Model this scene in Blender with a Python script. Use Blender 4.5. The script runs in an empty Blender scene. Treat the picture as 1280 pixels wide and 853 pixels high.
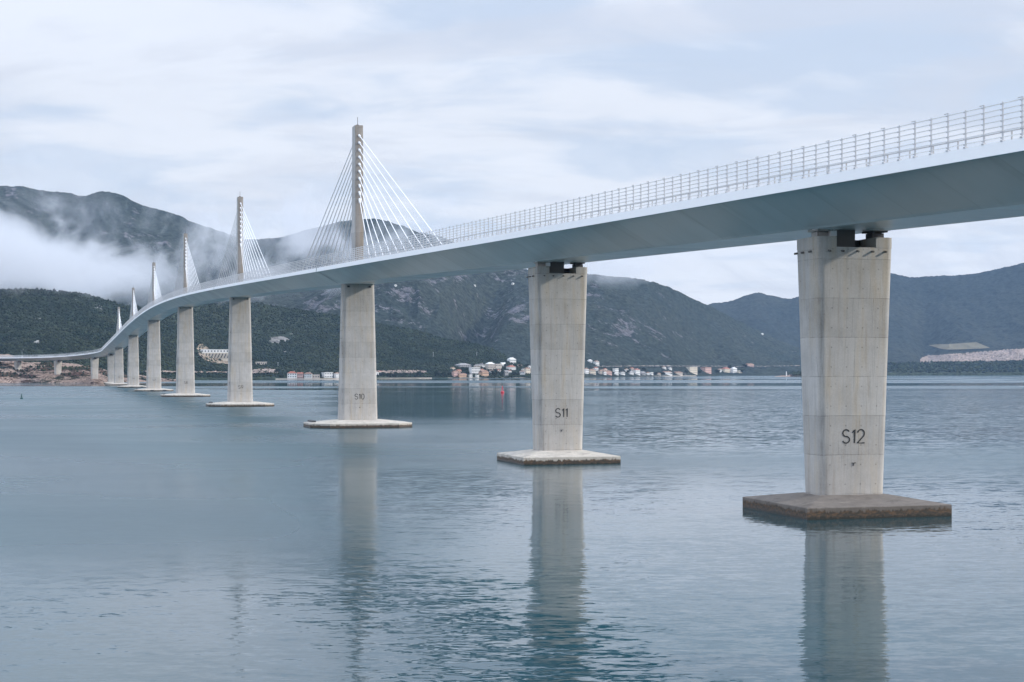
import bpy, bmesh, math, random
import numpy as np
from mathutils import Vector, Matrix
from mathutils.bvhtree import BVHTree

random.seed(7)
rng = np.random.default_rng(7)
SC = bpy.context.scene
COL = SC.collection
R = math.radians

# ------------------------------------------------------------------ camera
F = 2074.0          # focal length in photo pixels (1280 wide)
H = 16.1            # eye height above the water
YH = 463.4          # horizon row
cam = bpy.data.cameras.new('camera')
cam.sensor_width = 36.0
cam.lens = 36.0 * F / 1280.0
cam.shift_y = (YH - 426.5) / 1280.0
cam.clip_start = 0.5
cam.clip_end = 60000
camo = bpy.data.objects.new('camera', cam)
COL.objects.link(camo)
camo.location = (0, 0, H)
camo.rotation_euler = (R(90), 0, 0)
SC.camera = camo

# ------------------------------------------------------------------ world
SUN_EL = R(24)
SUN_DIR = Vector((0.997, -0.085, 0)).normalized()      # horizontal direction towards the sun
world = bpy.data.worlds.new('World')
SC.world = world
world.use_nodes = True
wt = world.node_tree
wt.nodes.clear()


class NT:
    """small helper to write node trees"""
    def __init__(self, tree):
        self.t = tree

    def n(self, kind, **kw):
        nd = self.t.nodes.new(kind)
        for k, v in kw.items():
            setattr(nd, k, v)
        return nd

    def put(self, sock, v):
        if isinstance(v, bpy.types.NodeSocket):
            self.t.links.new(v, sock)
        elif v is not None:
            sock.default_value = v

    def m(self, op, a, b=None, c=None, clamp=False):
        nd = self.n('ShaderNodeMath', operation=op, use_clamp=clamp)
        for i, v in enumerate((a, b, c)):
            if v is not None:
                self.put(nd.inputs[i], v)
        return nd.outputs[0]

    def vm(self, op, a, b=None, scale=None):
        nd = self.n('ShaderNodeVectorMath', operation=op)
        self.put(nd.inputs[0], a)
        if b is not None:
            self.put(nd.inputs[1], b)
        if scale is not None:
            self.put(nd.inputs['Scale'], scale)
        return nd.outputs[0]

    def mix(self, fac, a, b, blend='MIX'):
        nd = self.n('ShaderNodeMix', data_type='RGBA', blend_type=blend)
        self.put(nd.inputs[0], fac)
        self.put(nd.inputs[6], a)
        self.put(nd.inputs[7], b)
        return nd.outputs[2]

    def noise(self, vec, scale, detail=4, rough=0.55, color=False, distort=0.0):
        nd = self.n('ShaderNodeTexNoise')
        self.put(nd.inputs['Vector'], vec)
        nd.inputs['Scale'].default_value = scale
        nd.inputs['Detail'].default_value = detail
        nd.inputs['Roughness'].default_value = rough
        nd.inputs['Distortion'].default_value = distort
        return nd.outputs['Color' if color else 'Fac']

    def step(self, v, lo, hi, a=0.0, b=1.0):
        nd = self.n('ShaderNodeMapRange', interpolation_type='SMOOTHSTEP')
        self.put(nd.inputs[0], v)
        nd.inputs[1].default_value = lo
        nd.inputs[2].default_value = hi
        nd.inputs[3].default_value = a
        nd.inputs[4].default_value = b
        return nd.outputs[0]

    def xyz(self, v):
        nd = self.n('ShaderNodeSeparateXYZ')
        self.put(nd.inputs[0], v)
        return nd.outputs

    def comb(self, x, y, z):
        nd = self.n('ShaderNodeCombineXYZ')
        for i, v in enumerate((x, y, z)):
            self.put(nd.inputs[i], v)
        return nd.outputs[0]

    def mapping(self, v, scale=(1, 1, 1), rot=(0, 0, 0), loc=(0, 0, 0)):
        nd = self.n('ShaderNodeMapping')
        self.put(nd.inputs[0], v)
        nd.inputs['Scale'].default_value = scale
        nd.inputs['Rotation'].default_value = rot
        nd.inputs['Location'].default_value = loc
        return nd.outputs[0]


w = NT(wt)
WS = 0.1                                              # background strength
sky = w.n('ShaderNodeTexSky', sky_type='NISHITA', sun_disc=False,
          sun_elevation=SUN_EL, sun_rotation=math.atan2(SUN_DIR.x, SUN_DIR.y))
dirv = w.n('ShaderNodeTexCoord').outputs['Generated']
dx, dy, dz = w.xyz(dirv)
up = w.m('MAXIMUM', dz, 0.0)
den = w.m('ADD', up, 0.16)
px_ = w.m('DIVIDE', dx, den)
py_ = w.m('DIVIDE', dy, den)
pc = w.mapping(w.comb(px_, py_, 0.0), scale=(0.75, 1.05, 1), rot=(0, 0, R(14)), loc=(3.1, 1.7, 0.4))
n1 = w.noise(pc, 1.15, 4, 0.5, distort=0.3)
n2 = w.noise(pc, 4.2, 6, 0.55, distort=0.4)
cov = w.m('ADD', w.m('MULTIPLY', n1, 0.60), w.m('MULTIPLY', n2, 0.40))
cov = w.step(cov, 0.43, 0.57)
# billowy detail low over the hills
nb = w.noise(w.mapping(dirv, scale=(1, 1, 2.0)), 13.0, 6, 0.6, distort=0.4)
lowc = w.step(dz, 0.03, 0.20, 1.0, 0.0)
bil = w.m('MULTIPLY', lowc, w.step(nb, 0.36, 0.62))
cov = w.m('MAXIMUM', cov, w.m('MULTIPLY', bil, 0.85))
k = 1.0 / WS
blue = (0.575 * k, 0.645 * k, 0.755 * k, 1)
white = (0.805 * k, 0.82 * k, 0.865 * k, 1)
grey = (0.64 * k, 0.66 * k, 0.725 * k, 1)
cloudc = w.mix(cov, blue, white)
n3 = w.noise(w.mapping(pc, loc=(11, 4, 2), scale=(0.8, 1.3, 1)), 2.0, 6, 0.58, distort=0.6)
cloudc = w.mix(w.m('MULTIPLY', w.step(n3, 0.50, 0.68), 0.6), cloudc, grey)
n4 = w.noise(w.mapping(dirv, scale=(1, 1, 2.4), loc=(2, 5, 1)), 9.0, 7, 0.62, distort=0.5)
cloudc = w.mix(w.m('MULTIPLY', lowc, w.m('MULTIPLY', w.step(n4, 0.48, 0.62), 0.75)), cloudc, grey)
fine = w.m('ADD', 0.93, w.m('MULTIPLY', w.noise(pc, 2.2, 5, 0.6), 0.14))
elev = w.m('MULTIPLY', fine, w.m('ADD', 1.0, w.m('MULTIPLY', w.step(dz, 0.15, 0.8), 1.9)))
cloudc = w.mix(w.step(dz, 0.05, 0.35, 0.0, 1.0), cloudc, w.vm('MULTIPLY', cloudc, (0.925, 0.972, 1.045)))
cloudc = w.vm('SCALE', cloudc, scale=elev)
final = w.mix(0.10, cloudc, sky.outputs[0])
bg = w.n('ShaderNodeBackground')
w.put(bg.inputs[0], final)
bg.inputs[1].default_value = WS
wo = w.n('ShaderNodeOutputWorld')
wt.links.new(bg.outputs[0], wo.inputs[0])

# ------------------------------------------------------------------ sun through thin cloud
sl = bpy.data.lights.new('sun', 'SUN')
sl.energy = 2.5
sl.angle = R(3)
sl.color = (1.0, 0.93, 0.83)
suno = bpy.data.objects.new('sun', sl)
COL.objects.link(suno)
to_sun = Vector((SUN_DIR.x * math.cos(SUN_EL), SUN_DIR.y * math.cos(SUN_EL), math.sin(SUN_EL)))
suno.rotation_euler = to_sun.to_track_quat('Z', 'Y').to_euler()
suno.location = (300, -300, 400)

vs = SC.view_settings
vs.view_transform = 'Standard'
vs.look = 'None'
vs.exposure = 0.20
vs.gamma = 1.0
SC.cycles.use_denoising = True
SC.cycles.max_bounces = 6
SC.cycles.diffuse_bounces = 3
SC.cycles.glossy_bounces = 4
SC.cycles.volume_bounces = 2
SC.cycles.volume_step_rate = 1.0
SC.cycles.volume_max_steps = 64
SC.cycles.sample_clamp_indirect = 6.0

# ------------------------------------------------------------------ generic helpers


def at(px, py, Y):
    """photo pixel + distance -> world point"""
    return Vector(((px - 640) / F * Y, Y, H + (YH - py) / F * Y))


def tag(o, label=None, cat=None, group=None, kind=None):
    if label:
        o['label'] = label
    if cat:
        o['category'] = cat
    if group:
        o['group'] = group
    if kind:
        o['kind'] = kind
    return o


def empty(name, loc=(0, 0, 0), rz=0.0):
    o = bpy.data.objects.new(name, None)
    COL.objects.link(o)
    o.location = loc
    o.rotation_euler = (0, 0, rz)
    o.empty_display_size = 0.5
    return o


def link(name, me, mats, parent=None):
    o = bpy.data.objects.new(name, me)
    COL.objects.link(o)
    for m_ in (mats if isinstance(mats, (list, tuple)) else [mats]):
        me.materials.append(m_)
    if parent is not None:
        o.parent = parent
    return o


class MB:
    """collects shapes; build() links them as ONE mesh object"""
    def __init__(self):
        self.v, self.f, self.mi = [], [], []

    def face(self, pts, mi=0):
        b = len(self.v)
        self.v += [tuple(p) for p in pts]
        self.f.append(tuple(range(b, b + len(pts))))
        self.mi.append(mi)

    def rings(self, rings, cap=True, mi=0, closed=True):
        b = len(self.v)
        n = len(rings[0])
        for r_ in rings:
            self.v += [tuple(p) for p in r_]
        for i in range(len(rings) - 1):
            for j in range(n if closed else n - 1):
                a, c = b + i * n + j, b + i * n + (j + 1) % n
                self.f.append((a, c, c + n, a + n))
                self.mi.append(mi)
        if cap and closed:
            self.f.append(tuple(b + j for j in reversed(range(n))))
            self.f.append(tuple(b + (len(rings) - 1) * n + j for j in range(n)))
            self.mi += [mi, mi]

    def box(self, c, s, ux=(1, 0, 0), uy=(0, 1, 0), uz=(0, 0, 1), mi=0):
        c, ux, uy, uz = Vector(c), Vector(ux), Vector(uy), Vector(uz)
        hx, hy, hz = ux * s[0] / 2, uy * s[1] / 2, uz * s[2] / 2
        lo = [c - hx - hy - hz, c + hx - hy - hz, c + hx + hy - hz, c - hx + hy - hz]
        hi = [p + hz * 2 for p in lo]
        self.rings([lo, hi], mi=mi)

    def tube(self, a, b, r, n=6, r2=None, mi=0):
        a, b = Vector(a), Vector(b)
        d = (b - a).normalized()
        p = d.cross(Vector((0, 0, 1)))
        p = p.normalized() if p.length > 1e-4 else Vector((1, 0, 0))
        q = p.cross(d).normalized()
        r2 = r if r2 is None else r2
        ring = lambda c, rr: [c + (p * math.cos(t) + q * math.sin(t)) * rr
                              for t in [2 * math.pi * i / n for i in range(n)]]
        self.rings([ring(a, r), ring(b, r2)], mi=mi)

    def lathe(self, prof, c=(0, 0, 0), n=16, mi=0):
        c = Vector(c)
        self.rings([[c + Vector((r_ * math.cos(2 * math.pi * i / n), r_ * math.sin(2 * math.pi * i / n), z))
                     for i in range(n)] for r_, z in prof], mi=mi)

    def mesh(self, name):
        me = bpy.data.meshes.new(name)
        me.from_pydata(self.v, [], self.f)
        me.polygons.foreach_set('material_index', self.mi)
        bm = bmesh.new()
        bm.from_mesh(me)
        bmesh.ops.recalc_face_normals(bm, faces=bm.faces)
        bm.to_mesh(me)
        bm.free()
        me.update()
        return me

    def build(self, name, mats, parent=None, smooth=None):
        me = self.mesh(name)
        o = link(name, me, mats, parent)
        if smooth:
            for p in me.polygons:
                p.use_smooth = True
            try:
                me.set_sharp_from_angle(angle=R(smooth))
            except Exception:
                pass
        return o


# ------------------------------------------------------------------ materials


def mat(name):
    m_ = bpy.data.materials.new(name)
    m_.use_nodes = True
    m_.node_tree.nodes.clear()
    t = NT(m_.node_tree)
    out = t.n('ShaderNodeOutputMaterial')
    p = t.n('ShaderNodeBsdfPrincipled')
    m_.node_tree.links.new(p.outputs[0], out.inputs[0])
    return m_, t, p, out


def plain(name, col, rough=0.6, var=0.12, scale=3.0, metal=0.0, spec=0.5):
    m_, t, p, _ = mat(name)
    co = t.n('ShaderNodeTexCoord').outputs['Object']
    nz = t.noise(co, scale, 4)
    f_ = t.m('ADD', 1 - var / 2, t.m('MULTIPLY', t.m('SUBTRACT', nz, 0.3), var))
    t.put(p.inputs['Base Color'], t.vm('SCALE', t.comb(*col), scale=f_))
    p.inputs['Roughness'].default_value = rough
    p.inputs['Metallic'].default_value = metal
    p.inputs['Specular IOR Level'].default_value = spec
    return m_


def concrete(name, base=(0.465, 0.445, 0.422), lift=4.4, board=1.25, stain=1.0, z0=2.2, rust=0.0, corner=3.55, cslope=0.020, cdark=0.22):
    """board-marked concrete; object coordinates: x across, y along the bridge, z up"""
    m_, t, p, _ = mat(name)
    co = t.n('ShaderNodeTexCoord').outputs['Object']
    x, y, z = t.xyz(co)
    # horizontal lift joints
    zz = t.m('DIVIDE', t.m('SUBTRACT', z, z0), lift)
    fz = t.m('ABSOLUTE', t.m('SUBTRACT', t.m('FRACT', zz), 0.5))
    joint = t.step(fz, 0.483, 0.497)
    jn = t.noise(t.mapping(co, scale=(0.6, 0.6, 2.0)), 1.0, 3)
    joint = t.m('MULTIPLY', joint, t.step(jn, 0.3, 0.65))
    # vertical board lines
    cellz = t.m('FLOOR', zz)
    xs = t.m('ADD', t.m('DIVIDE', t.m('ADD', x, t.m('MULTIPLY', y, 1.0)), board), t.m('MULTIPLY', cellz, 0.37))
    fx = t.m('ABSOLUTE', t.m('SUBTRACT', t.m('FRACT', xs), 0.5))
    vline = t.step(fx, 0.474, 0.494)
    vn = t.noise(t.mapping(co, scale=(1.1, 1.1, 0.22)), 0.9, 3)
    vline = t.m('MULTIPLY', vline, t.step(vn, 0.42, 0.62))
    # board-to-board tone
    wn = t.n('ShaderNodeTexWhiteNoise', noise_dimensions='2D')
    t.put(wn.inputs['Vector'], t.comb(t.m('FLOOR', t.m('ADD', xs, 0.5)), t.m('FLOOR', zz), 0.0))
    tone = t.m('MULTIPLY', t.m('SUBTRACT', wn.outputs[0], 0.5), 0.075)
    # blotches, run-down streaks, speckle
    big = t.noise(co, 0.22, 5, 0.6)
    run = t.noise(t.mapping(co, scale=(2.6, 2.6, 0.09)), 1.0, 5, 0.65)
    runf = t.step(run, 0.52, 0.74)
    spk = t.noise(co, 5.0, 4, 0.7)
    pits = t.step(t.noise(co, 2.3, 2, 0.5), 0.73, 0.78)
    # tie holes in rows, three to a lift, and dirty run-off down the corners
    hx = t.m('SUBTRACT', t.m('FRACT', t.m('DIVIDE', t.m('ADD', x, 20.95), 1.9)), 0.5)
    hz = t.m('SUBTRACT', t.m('FRACT', t.m('MULTIPLY', zz, 2.0)), 0.5)
    hd = t.m('SQRT', t.m('ADD', t.m('POWER', t.m('MULTIPLY', hx, 1.9), 2.0), t.m('POWER', t.m('MULTIPLY', hz, lift / 2), 2.0)))
    hole = t.step(hd, 0.05, 0.12, 1.0, 0.0)
    cxn = t.m('SUBTRACT', t.m('ABSOLUTE', x), t.m('ADD', corner, t.m('MULTIPLY', z, cslope)))
    cs = t.m('POWER', 2.718, t.m('MULTIPLY', t.m('POWER', t.m('DIVIDE', cxn, 0.5), 2.0), -1.0))
    cs = t.m('MULTIPLY', cs, t.step(t.noise(t.mapping(co, scale=(1.5, 0.4, 0.16)), 1.0, 5, 0.65), 0.36, 0.64))
    cs = t.m('MULTIPLY', cs, t.step(x, -1.0, 1.0, 1.0, 0.35))
    lum = t.m('ADD', 1.0, tone)
    pour = t.n('ShaderNodeTexWhiteNoise', noise_dimensions='1D')
    t.put(pour.inputs['W'], t.m('FLOOR', zz))
    lum = t.m('ADD', lum, t.m('MULTIPLY', t.m('SUBTRACT', pour.outputs[0], 0.5), 0.14))
    lum = t.m('SUBTRACT', lum, t.m('MULTIPLY', hole, 0.35))
    lum = t.m('SUBTRACT', lum, t.m('MULTIPLY', cs, cdark))
    lum = t.m('ADD', lum, t.m('MULTIPLY', t.m('SUBTRACT', big, 0.5), 0.60))
    lum = t.m('ADD', lum, t.m('MULTIPLY', t.m('SUBTRACT', spk, 0.5), 0.34))
    lum = t.m('SUBTRACT', lum, t.m('MULTIPLY', joint, 0.28))
    lum = t.m('SUBTRACT', lum, t.m('MULTIPLY', vline, 0.30))
    lum = t.m('SUBTRACT', lum, t.m('MULTIPLY', runf, 0.20 * stain))
    lum = t.m('SUBTRACT', lum, t.m('MULTIPLY', pits, 0.25))
    warm = t.noise(t.mapping(co, scale=(1.2, 1.2, 0.12)), 0.8, 4, 0.6)
    cc = t.mix(t.step(warm, 0.45, 0.72), (*base, 1), (base[0] * 1.0, base[1] * 0.93, base[2] * 0.82, 1))
    if rust:
        rr = t.noise(t.mapping(co, scale=(1.5, 1.5, 0.10), loc=(5, 2, 0)), 0.9, 4, 0.6)
        cc = t.mix(t.m('MULTIPLY', t.step(rr, 0.56, 0.72), rust), cc, (0.27, 0.19, 0.11, 1))
    t.put(p.inputs['Base Color'], t.vm('SCALE', cc, scale=lum))
    p.inputs['Roughness'].default_value = 0.85
    p.inputs['Specular IOR Level'].default_value = 0.25
    b = t.n('ShaderNodeBump')
    b.inputs['Strength'].default_value = 0.35
    b.inputs['Distance'].default_value = 0.03
    t.put(b.inputs['Height'], t.m('SUBTRACT', spk, t.m('ADD', t.m('MULTIPLY', joint, 1.2), vline)))
    t.put(p.inputs['Normal'], b.outputs[0])
    return m_


def cap_concrete(name, top, wet_h=0.75):
    """pile cap: pale weathered top, dark weed and rust at the water line"""
    m_, t, p, _ = mat(name)
    co = t.n('ShaderNodeTexCoord').outputs['Object']
    x, y, z = t.xyz(co)
    nz = t.noise(co, 0.55, 5, 0.65)
    n2_ = t.noise(co, 3.0, 4, 0.65)
    lum = t.m('ADD', 0.30, t.m('ADD', t.m('MULTIPLY', nz, 0.95), t.m('MULTIPLY', n2_, 0.45)))
    c0 = t.vm('SCALE', t.comb(*top), scale=lum)
    pale = t.step(t.noise(t.mapping(co, scale=(0.35, 0.9, 0.5), rot=(0, 0, R(25)), loc=(2, 6, 0)), 1.0, 6, 0.65), 0.56, 0.66)
    c0 = t.mix(t.m('MULTIPLY', pale, 0.55), c0, (min(top[0] * 1.7, .52), min(top[1] * 1.7, .49), min(top[2] * 1.7, .44), 1))
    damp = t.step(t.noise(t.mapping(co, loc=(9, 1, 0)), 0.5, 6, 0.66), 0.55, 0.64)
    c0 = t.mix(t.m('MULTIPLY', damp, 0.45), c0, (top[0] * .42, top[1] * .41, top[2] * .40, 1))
    edge = t.m('ADD', z, t.m('MULTIPLY', t.m('SUBTRACT', t.noise(t.mapping(co, scale=(1, 1, 0.3)), 1.9, 6, 0.72), 0.5), 1.5))
    rust = t.mix(t.step(t.noise(t.mapping(co, scale=(1, 1, 3)), 1.6, 5, 0.7), 0.38, 0.58), (0.125, 0.075, 0.042, 1), (0.045, 0.038, 0.03, 1))
    c1 = t.mix(t.step(edge, wet_h - 0.10, wet_h + 0.16), rust, c0)
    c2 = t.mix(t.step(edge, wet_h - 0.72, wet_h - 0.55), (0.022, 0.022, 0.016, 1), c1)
    t.put(p.inputs['Base Color'], c2)
    t.put(p.inputs['Roughness'], t.step(edge, 0.2, 0.9, 0.45, 0.9))
    b = t.n('ShaderNodeBump')
    b.inputs['Strength'].default_value = 0.5
    b.inputs['Distance'].default_value = 0.05
    t.put(b.inputs['Height'], n2_)
    t.put(p.inputs['Normal'], b.outputs[0])
    return m_


M = {}
M['concrete'] = concrete('pier_concrete', rust=0.3)
M['concrete_tall'] = concrete('tall_pier_concrete', corner=5.0, cslope=-0.016, cdark=0.2, base=(0.46, 0.44, 0.418), lift=4.4, rust=0.15)
M['pylon_side'] = concrete('pylon_concrete', cdark=0.0, base=(0.43, 0.425, 0.42), lift=5.0, board=0.9, z0=0)
M['pylon_face'] = concrete('pylon_brown_concrete', cdark=0.0, base=(0.30, 0.272, 0.245), lift=5.0, board=0.7, z0=0, rust=0.25)  # browner and darker than the sides, for front and back faces
M['cap_pale'] = cap_concrete('pile_cap_pale', (0.50, 0.455, 0.395))
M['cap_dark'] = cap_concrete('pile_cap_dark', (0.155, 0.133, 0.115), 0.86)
M['white'] = plain('white_paint', (0.88, 0.88, 0.885), 0.45, 0.06, 0.5)
M['cable'] = plain('white_cable_sheath', (0.80, 0.80, 0.81), 0.5, 0.04, 0.5)
M['galv'] = plain('galvanised_steel', (0.56, 0.565, 0.585), 0.5, 0.15, 2.0, spec=0.4)
M['letter'] = plain('black_lettering', (0.025, 0.027, 0.03), 0.7, 0.2, 2.0)
M['dark_steel'] = plain('dark_steel', (0.07, 0.07, 0.075), 0.6, 0.3, 1.5)
M['spout'] = plain('weathered_pipe', (0.16, 0.15, 0.14), 0.8, 0.3, 2.0)
M['brown_steel'] = plain('brown_grey_steel', (0.17, 0.155, 0.145), 0.7, 0.3, 1.0)
M['seam'] = plain('seam_dark', (0.12, 0.13, 0.14), 0.6, 0.2, 1.0)
M['asphalt'] = plain('asphalt', (0.05, 0.05, 0.052), 0.9, 0.25, 3.0)


def steel_deck():
    m_, t, p, _ = mat('grey_box_girder_paint')
    tc = t.n('ShaderNodeTexCoord')
    uv = t.n('ShaderNodeUVMap', uv_map='path').outputs[0]
    s, v, _z = t.xyz(uv)                        # u: metres along the bridge, v: metres across
    cell = t.m('FLOOR', t.m('DIVIDE', s, 12.0))
    wn = t.n('ShaderNodeTexWhiteNoise', noise_dimensions='1D')
    t.put(wn.inputs['W'], cell)
    fr = t.m('ABSOLUTE', t.m('SUBTRACT', t.m('FRACT', t.m('DIVIDE', s, 12.0)), 0.5))
    weld = t.step(fr, 0.482, 0.494)
    nz = t.noise(tc.outputs['Object'], 0.06, 4, 0.6)
    run = t.noise(t.comb(t.m('MULTIPLY', s, 0.35), t.m('MULTIPLY', v, 0.07), 0.0), 1.0, 4, 0.6)
    lum = t.m('ADD', 0.86, t.m('MULTIPLY', wn.outputs[0], 0.10))
    lum = t.m('ADD', lum, t.m('MULTIPLY', t.m('SUBTRACT', nz, 0.5), 0.30))
    lum = t.m('SUBTRACT', lum, t.m('MULTIPLY', t.step(run, 0.52, 0.75), 0.10))
    lum = t.m('SUBTRACT', lum, t.m('MULTIPLY', weld, 0.07))
    t.put(p.inputs['Base Color'], t.vm('SCALE', t.comb(0.60, 0.65, 0.655), scale=lum))
    p.inputs['Roughness'].default_value = 0.27
    p.inputs['Specular IOR Level'].default_value = 0.5
    return m_


M['deck'] = steel_deck()


def water_material():
    m_, t, p, out = mat('sea_water')
    pos = t.n('ShaderNodeNewGeometry').outputs['Position']
    x, y, _ = t.xyz(pos)
    # wind patches: long streaks across the channel
    b1 = t.noise(t.mapping(pos, scale=(0.0006, 0.0026, 1), rot=(0, 0, R(5)), loc=(0.3, 0.55, 0)), 1.0, 3, 0.5, distort=0.3)
    b2 = t.noise(t.mapping(pos, scale=(0.006, 0.011, 1), rot=(0, 0, R(-12)), loc=(7.3, 2.1, 0)), 1.0, 4, 0.5, distort=0.4)
    far = t.step(y, 700, 1500)
    streak = t.m('MULTIPLY', far, t.step(b1, 0.50, 0.56))
    near = t.m('MULTIPLY', t.step(y, 500, 1100, 1.0, 0.0), t.step(b2, 0.42, 0.66))
    # ruffled water on the right, open to the wind; calm lee on the left
    ang = t.m('DIVIDE', x, t.m('MAXIMUM', y, 50.0))
    right = t.m('MULTIPLY', t.step(ang, 0.015, 0.07), t.step(y, 260, 420))
    right = t.m('MULTIPLY', right, t.step(y, 1250, 1700, 1.0, 0.0))
    close = t.step(y, 92, 165, 1.0, 0.0)
    # amplitudes (rms-ish slope) of the ripples one can see
    gust = t.m('MULTIPLY', t.step(ang, -0.16, -0.03), t.step(ang, 0.05, 0.13, 1.0, 0.0))
    gust = t.m('MULTIPLY', gust, close)
    a = t.m('ADD', 0.010, t.m('MULTIPLY', streak, 0.05))
    a = t.m('ADD', a, t.m('MULTIPLY', near, 0.014))
    a = t.m('ADD', a, t.m('MULTIPLY', right, 0.045))
    a = t.m('ADD', a, t.m('MULTIPLY', close, 0.010))
    a = t.m('ADD', a, t.m('MULTIPLY', gust, 0.022))
    # ripples too fine to see: roughness, except in the glassy lee below the green hill
    glass = t.m('MULTIPLY', t.step(ang, -0.125, -0.085), t.step(ang, 0.02, 0.06, 1.0, 0.0))
    glass = t.m('MULTIPLY', glass, t.m('MULTIPLY', t.step(y, 430, 620), t.step(y, 1500, 1750, 1.0, 0.0)))
    onset = t.m('MAXIMUM', t.step(y, 170, 340), t.m('MULTIPLY', t.step(y, 104, 165), t.m('MULTIPLY', t.step(ang, -0.05, 0.02, 1.0, 0.0), t.step(ang, -0.13, -0.10, 1.0, 0.55))))
    fine = t.m('MULTIPLY', onset, t.m('SUBTRACT', 1.0, t.m('MULTIPLY', glass, 0.9)))
    fine = t.m('MULTIPLY', fine, t.m('ADD', 0.55, t.m('MULTIPLY', t.step(b2, 0.35, 0.65), 0.45)))
    calm = t.m('SUBTRACT', 1.0, t.m('MULTIPLY', far, t.step(b1, 0.44, 0.48, 0.97, 0.0)))
    fine = t.m('MULTIPLY', fine, calm)
    fine = t.m('MULTIPLY', fine, t.m('SUBTRACT', 1.0, t.m('MULTIPLY', right, 0.75)))
    # ripples: small slopes as smooth vector noise, crests roughly across the view
    w1 = t.noise(t.mapping(pos, scale=(0.46, 1.05, 1), rot=(0, 0, R(8))), 1.0, 6, 0.58, True, 0.6)
    w2 = t.noise(t.mapping(pos, scale=(0.10, 0.21, 1), rot=(0, 0, R(-14)), loc=(31, 7, 0)), 1.0, 2, 0.5, True, 0.3)
    s1 = t.vm('SUBTRACT', w1, (0.5, 0.5, 0.5))
    s2 = t.vm('SUBTRACT', w2, (0.5, 0.5, 0.5))
    w0 = t.noise(t.mapping(pos, scale=(1.9, 4.2, 1), rot=(0, 0, R(-6)), loc=(3, 9, 0)), 1.0, 3, 0.55, True, 0.3)
    s0 = t.vm('SCALE', t.vm('SUBTRACT', w0, (0.5, 0.5, 0.5)), scale=t.m('MULTIPLY', t.step(y, 60, 420, 1.0, 0.3), 0.085))
    sl_ = t.vm('ADD', s0, t.vm('ADD', t.vm('SCALE', s1, scale=t.m('MULTIPLY', a, 6.5)),
               t.vm('SCALE', s2, scale=t.m('MULTIPLY', a, 1.9))))
    sx, sy, _ = t.xyz(sl_)
    nrm = t.vm('NORMALIZE', t.comb(t.m('MULTIPLY', sx, 0.8), sy, 1.0))
    t.put(p.inputs['Normal'], nrm)
    t.put(p.inputs['Base Color'], (0.004, 0.044, 0.058, 1))
    t.put(p.inputs['Roughness'], t.m('ADD', 0.035, t.m('MULTIPLY', fine, t.step(ang, -0.16, -0.10, 0.345, 0.25))))
    p.inputs['IOR'].default_value = 1.333
    p.inputs['Specular IOR Level'].default_value = 0.5
    return m_


M['water'] = water_material()

# ------------------------------------------------------------------ noise for terrain


def _hash(ix, iy, seed):
    h = (ix.astype(np.int64) * 374761393 + iy.astype(np.int64) * 668265263 + seed * 144665) & 0xffffffff
    h = ((h ^ (h >> 13)) * 1274126177) & 0xffffffff
    return ((h ^ (h >> 16)) & 0xffff) / 65535.0


def vnoise(x, y, seed=0):
    ix, iy = np.floor(x), np.floor(y)
    fx, fy = x - ix, y - iy
    ux, uy = fx * fx * fx * (fx * (fx * 6 - 15) + 10), fy * fy * fy * (fy * (fy * 6 - 15) + 10)
    a, b = _hash(ix, iy, seed), _hash(ix + 1, iy, seed)
    c, d = _hash(ix, iy + 1, seed), _hash(ix + 1, iy + 1, seed)
    return (a + (b - a) * ux) * (1 - uy) + (c + (d - c) * ux) * uy


def fbm(x, y, octv=5, seed=0, gain=0.5):
    s, a, n_ = 0, 1.0, 0
    for i in range(octv):
        s = s + a * vnoise(x * 2 ** i + 17.3 * i, y * 2 ** i - 9.1 * i, seed + i)
        n_ += a
        a *= gain
    return s / n_


def ridged(x, y, octv=5, seed=0):
    s, a, n_ = 0, 1.0, 0
    for i in range(octv):
        v = 1 - np.abs(2 * vnoise(x * 2 ** i + 3.7 * i, y * 2 ** i + 5.1 * i, seed + i) - 1)
        s = s + a * v * v
        n_ += a
        a *= 0.5
    return s / n_


# ------------------------------------------------------------------ hill material


def hill_material(name, green, green2, rock, rscale=0.02, tree=0.12, bump=1.0):
    m_, t, p, _ = mat(name)
    pos = t.n('ShaderNodeNewGeometry').outputs['Position']
    at_ = t.n('ShaderNodeAttribute', attribute_name='rock').outputs['Fac']
    n_a = t.noise(pos, rscale, 6, 0.62, distort=0.6)
    n_b = t.noise(pos, tree, 4, 0.7)
    n_c = t.noise(pos, rscale * 0.16, 4, 0.55)
    veg = t.mix(t.step(n_c, 0.35, 0.65), (*green, 1), (*green2, 1))
    veg = t.vm('SCALE', veg, scale=t.step(n_b, 0.30, 0.70, 0.26, 1.5))
    rk = t.vm('SCALE', t.comb(*rock), scale=t.step(n_b, 0.28, 0.68, 0.30, 1.45))
    mask = t.m('ADD', at_, t.m('MULTIPLY', t.m('SUBTRACT', n_a, 0.5), 2.6))
    mask = t.m('ADD', mask, t.m('MULTIPLY', t.m('SUBTRACT', n_b, 0.5), 1.0))
    c = t.mix(t.step(mask, 0.42, 0.62), veg, rk)
    t.put(p.inputs['Base Color'], c)
    p.inputs['Roughness'].default_value = 1.0
    p.inputs['Specular IOR Level'].default_value = 0.05
    b = t.n('ShaderNodeBump')
    b.inputs['Strength'].default_value = bump
    b.inputs['Distance'].default_value = 5.0
    t.put(b.inputs['Height'], n_b)
    t.put(p.inputs['Normal'], b.outputs[0])
    return m_


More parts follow.
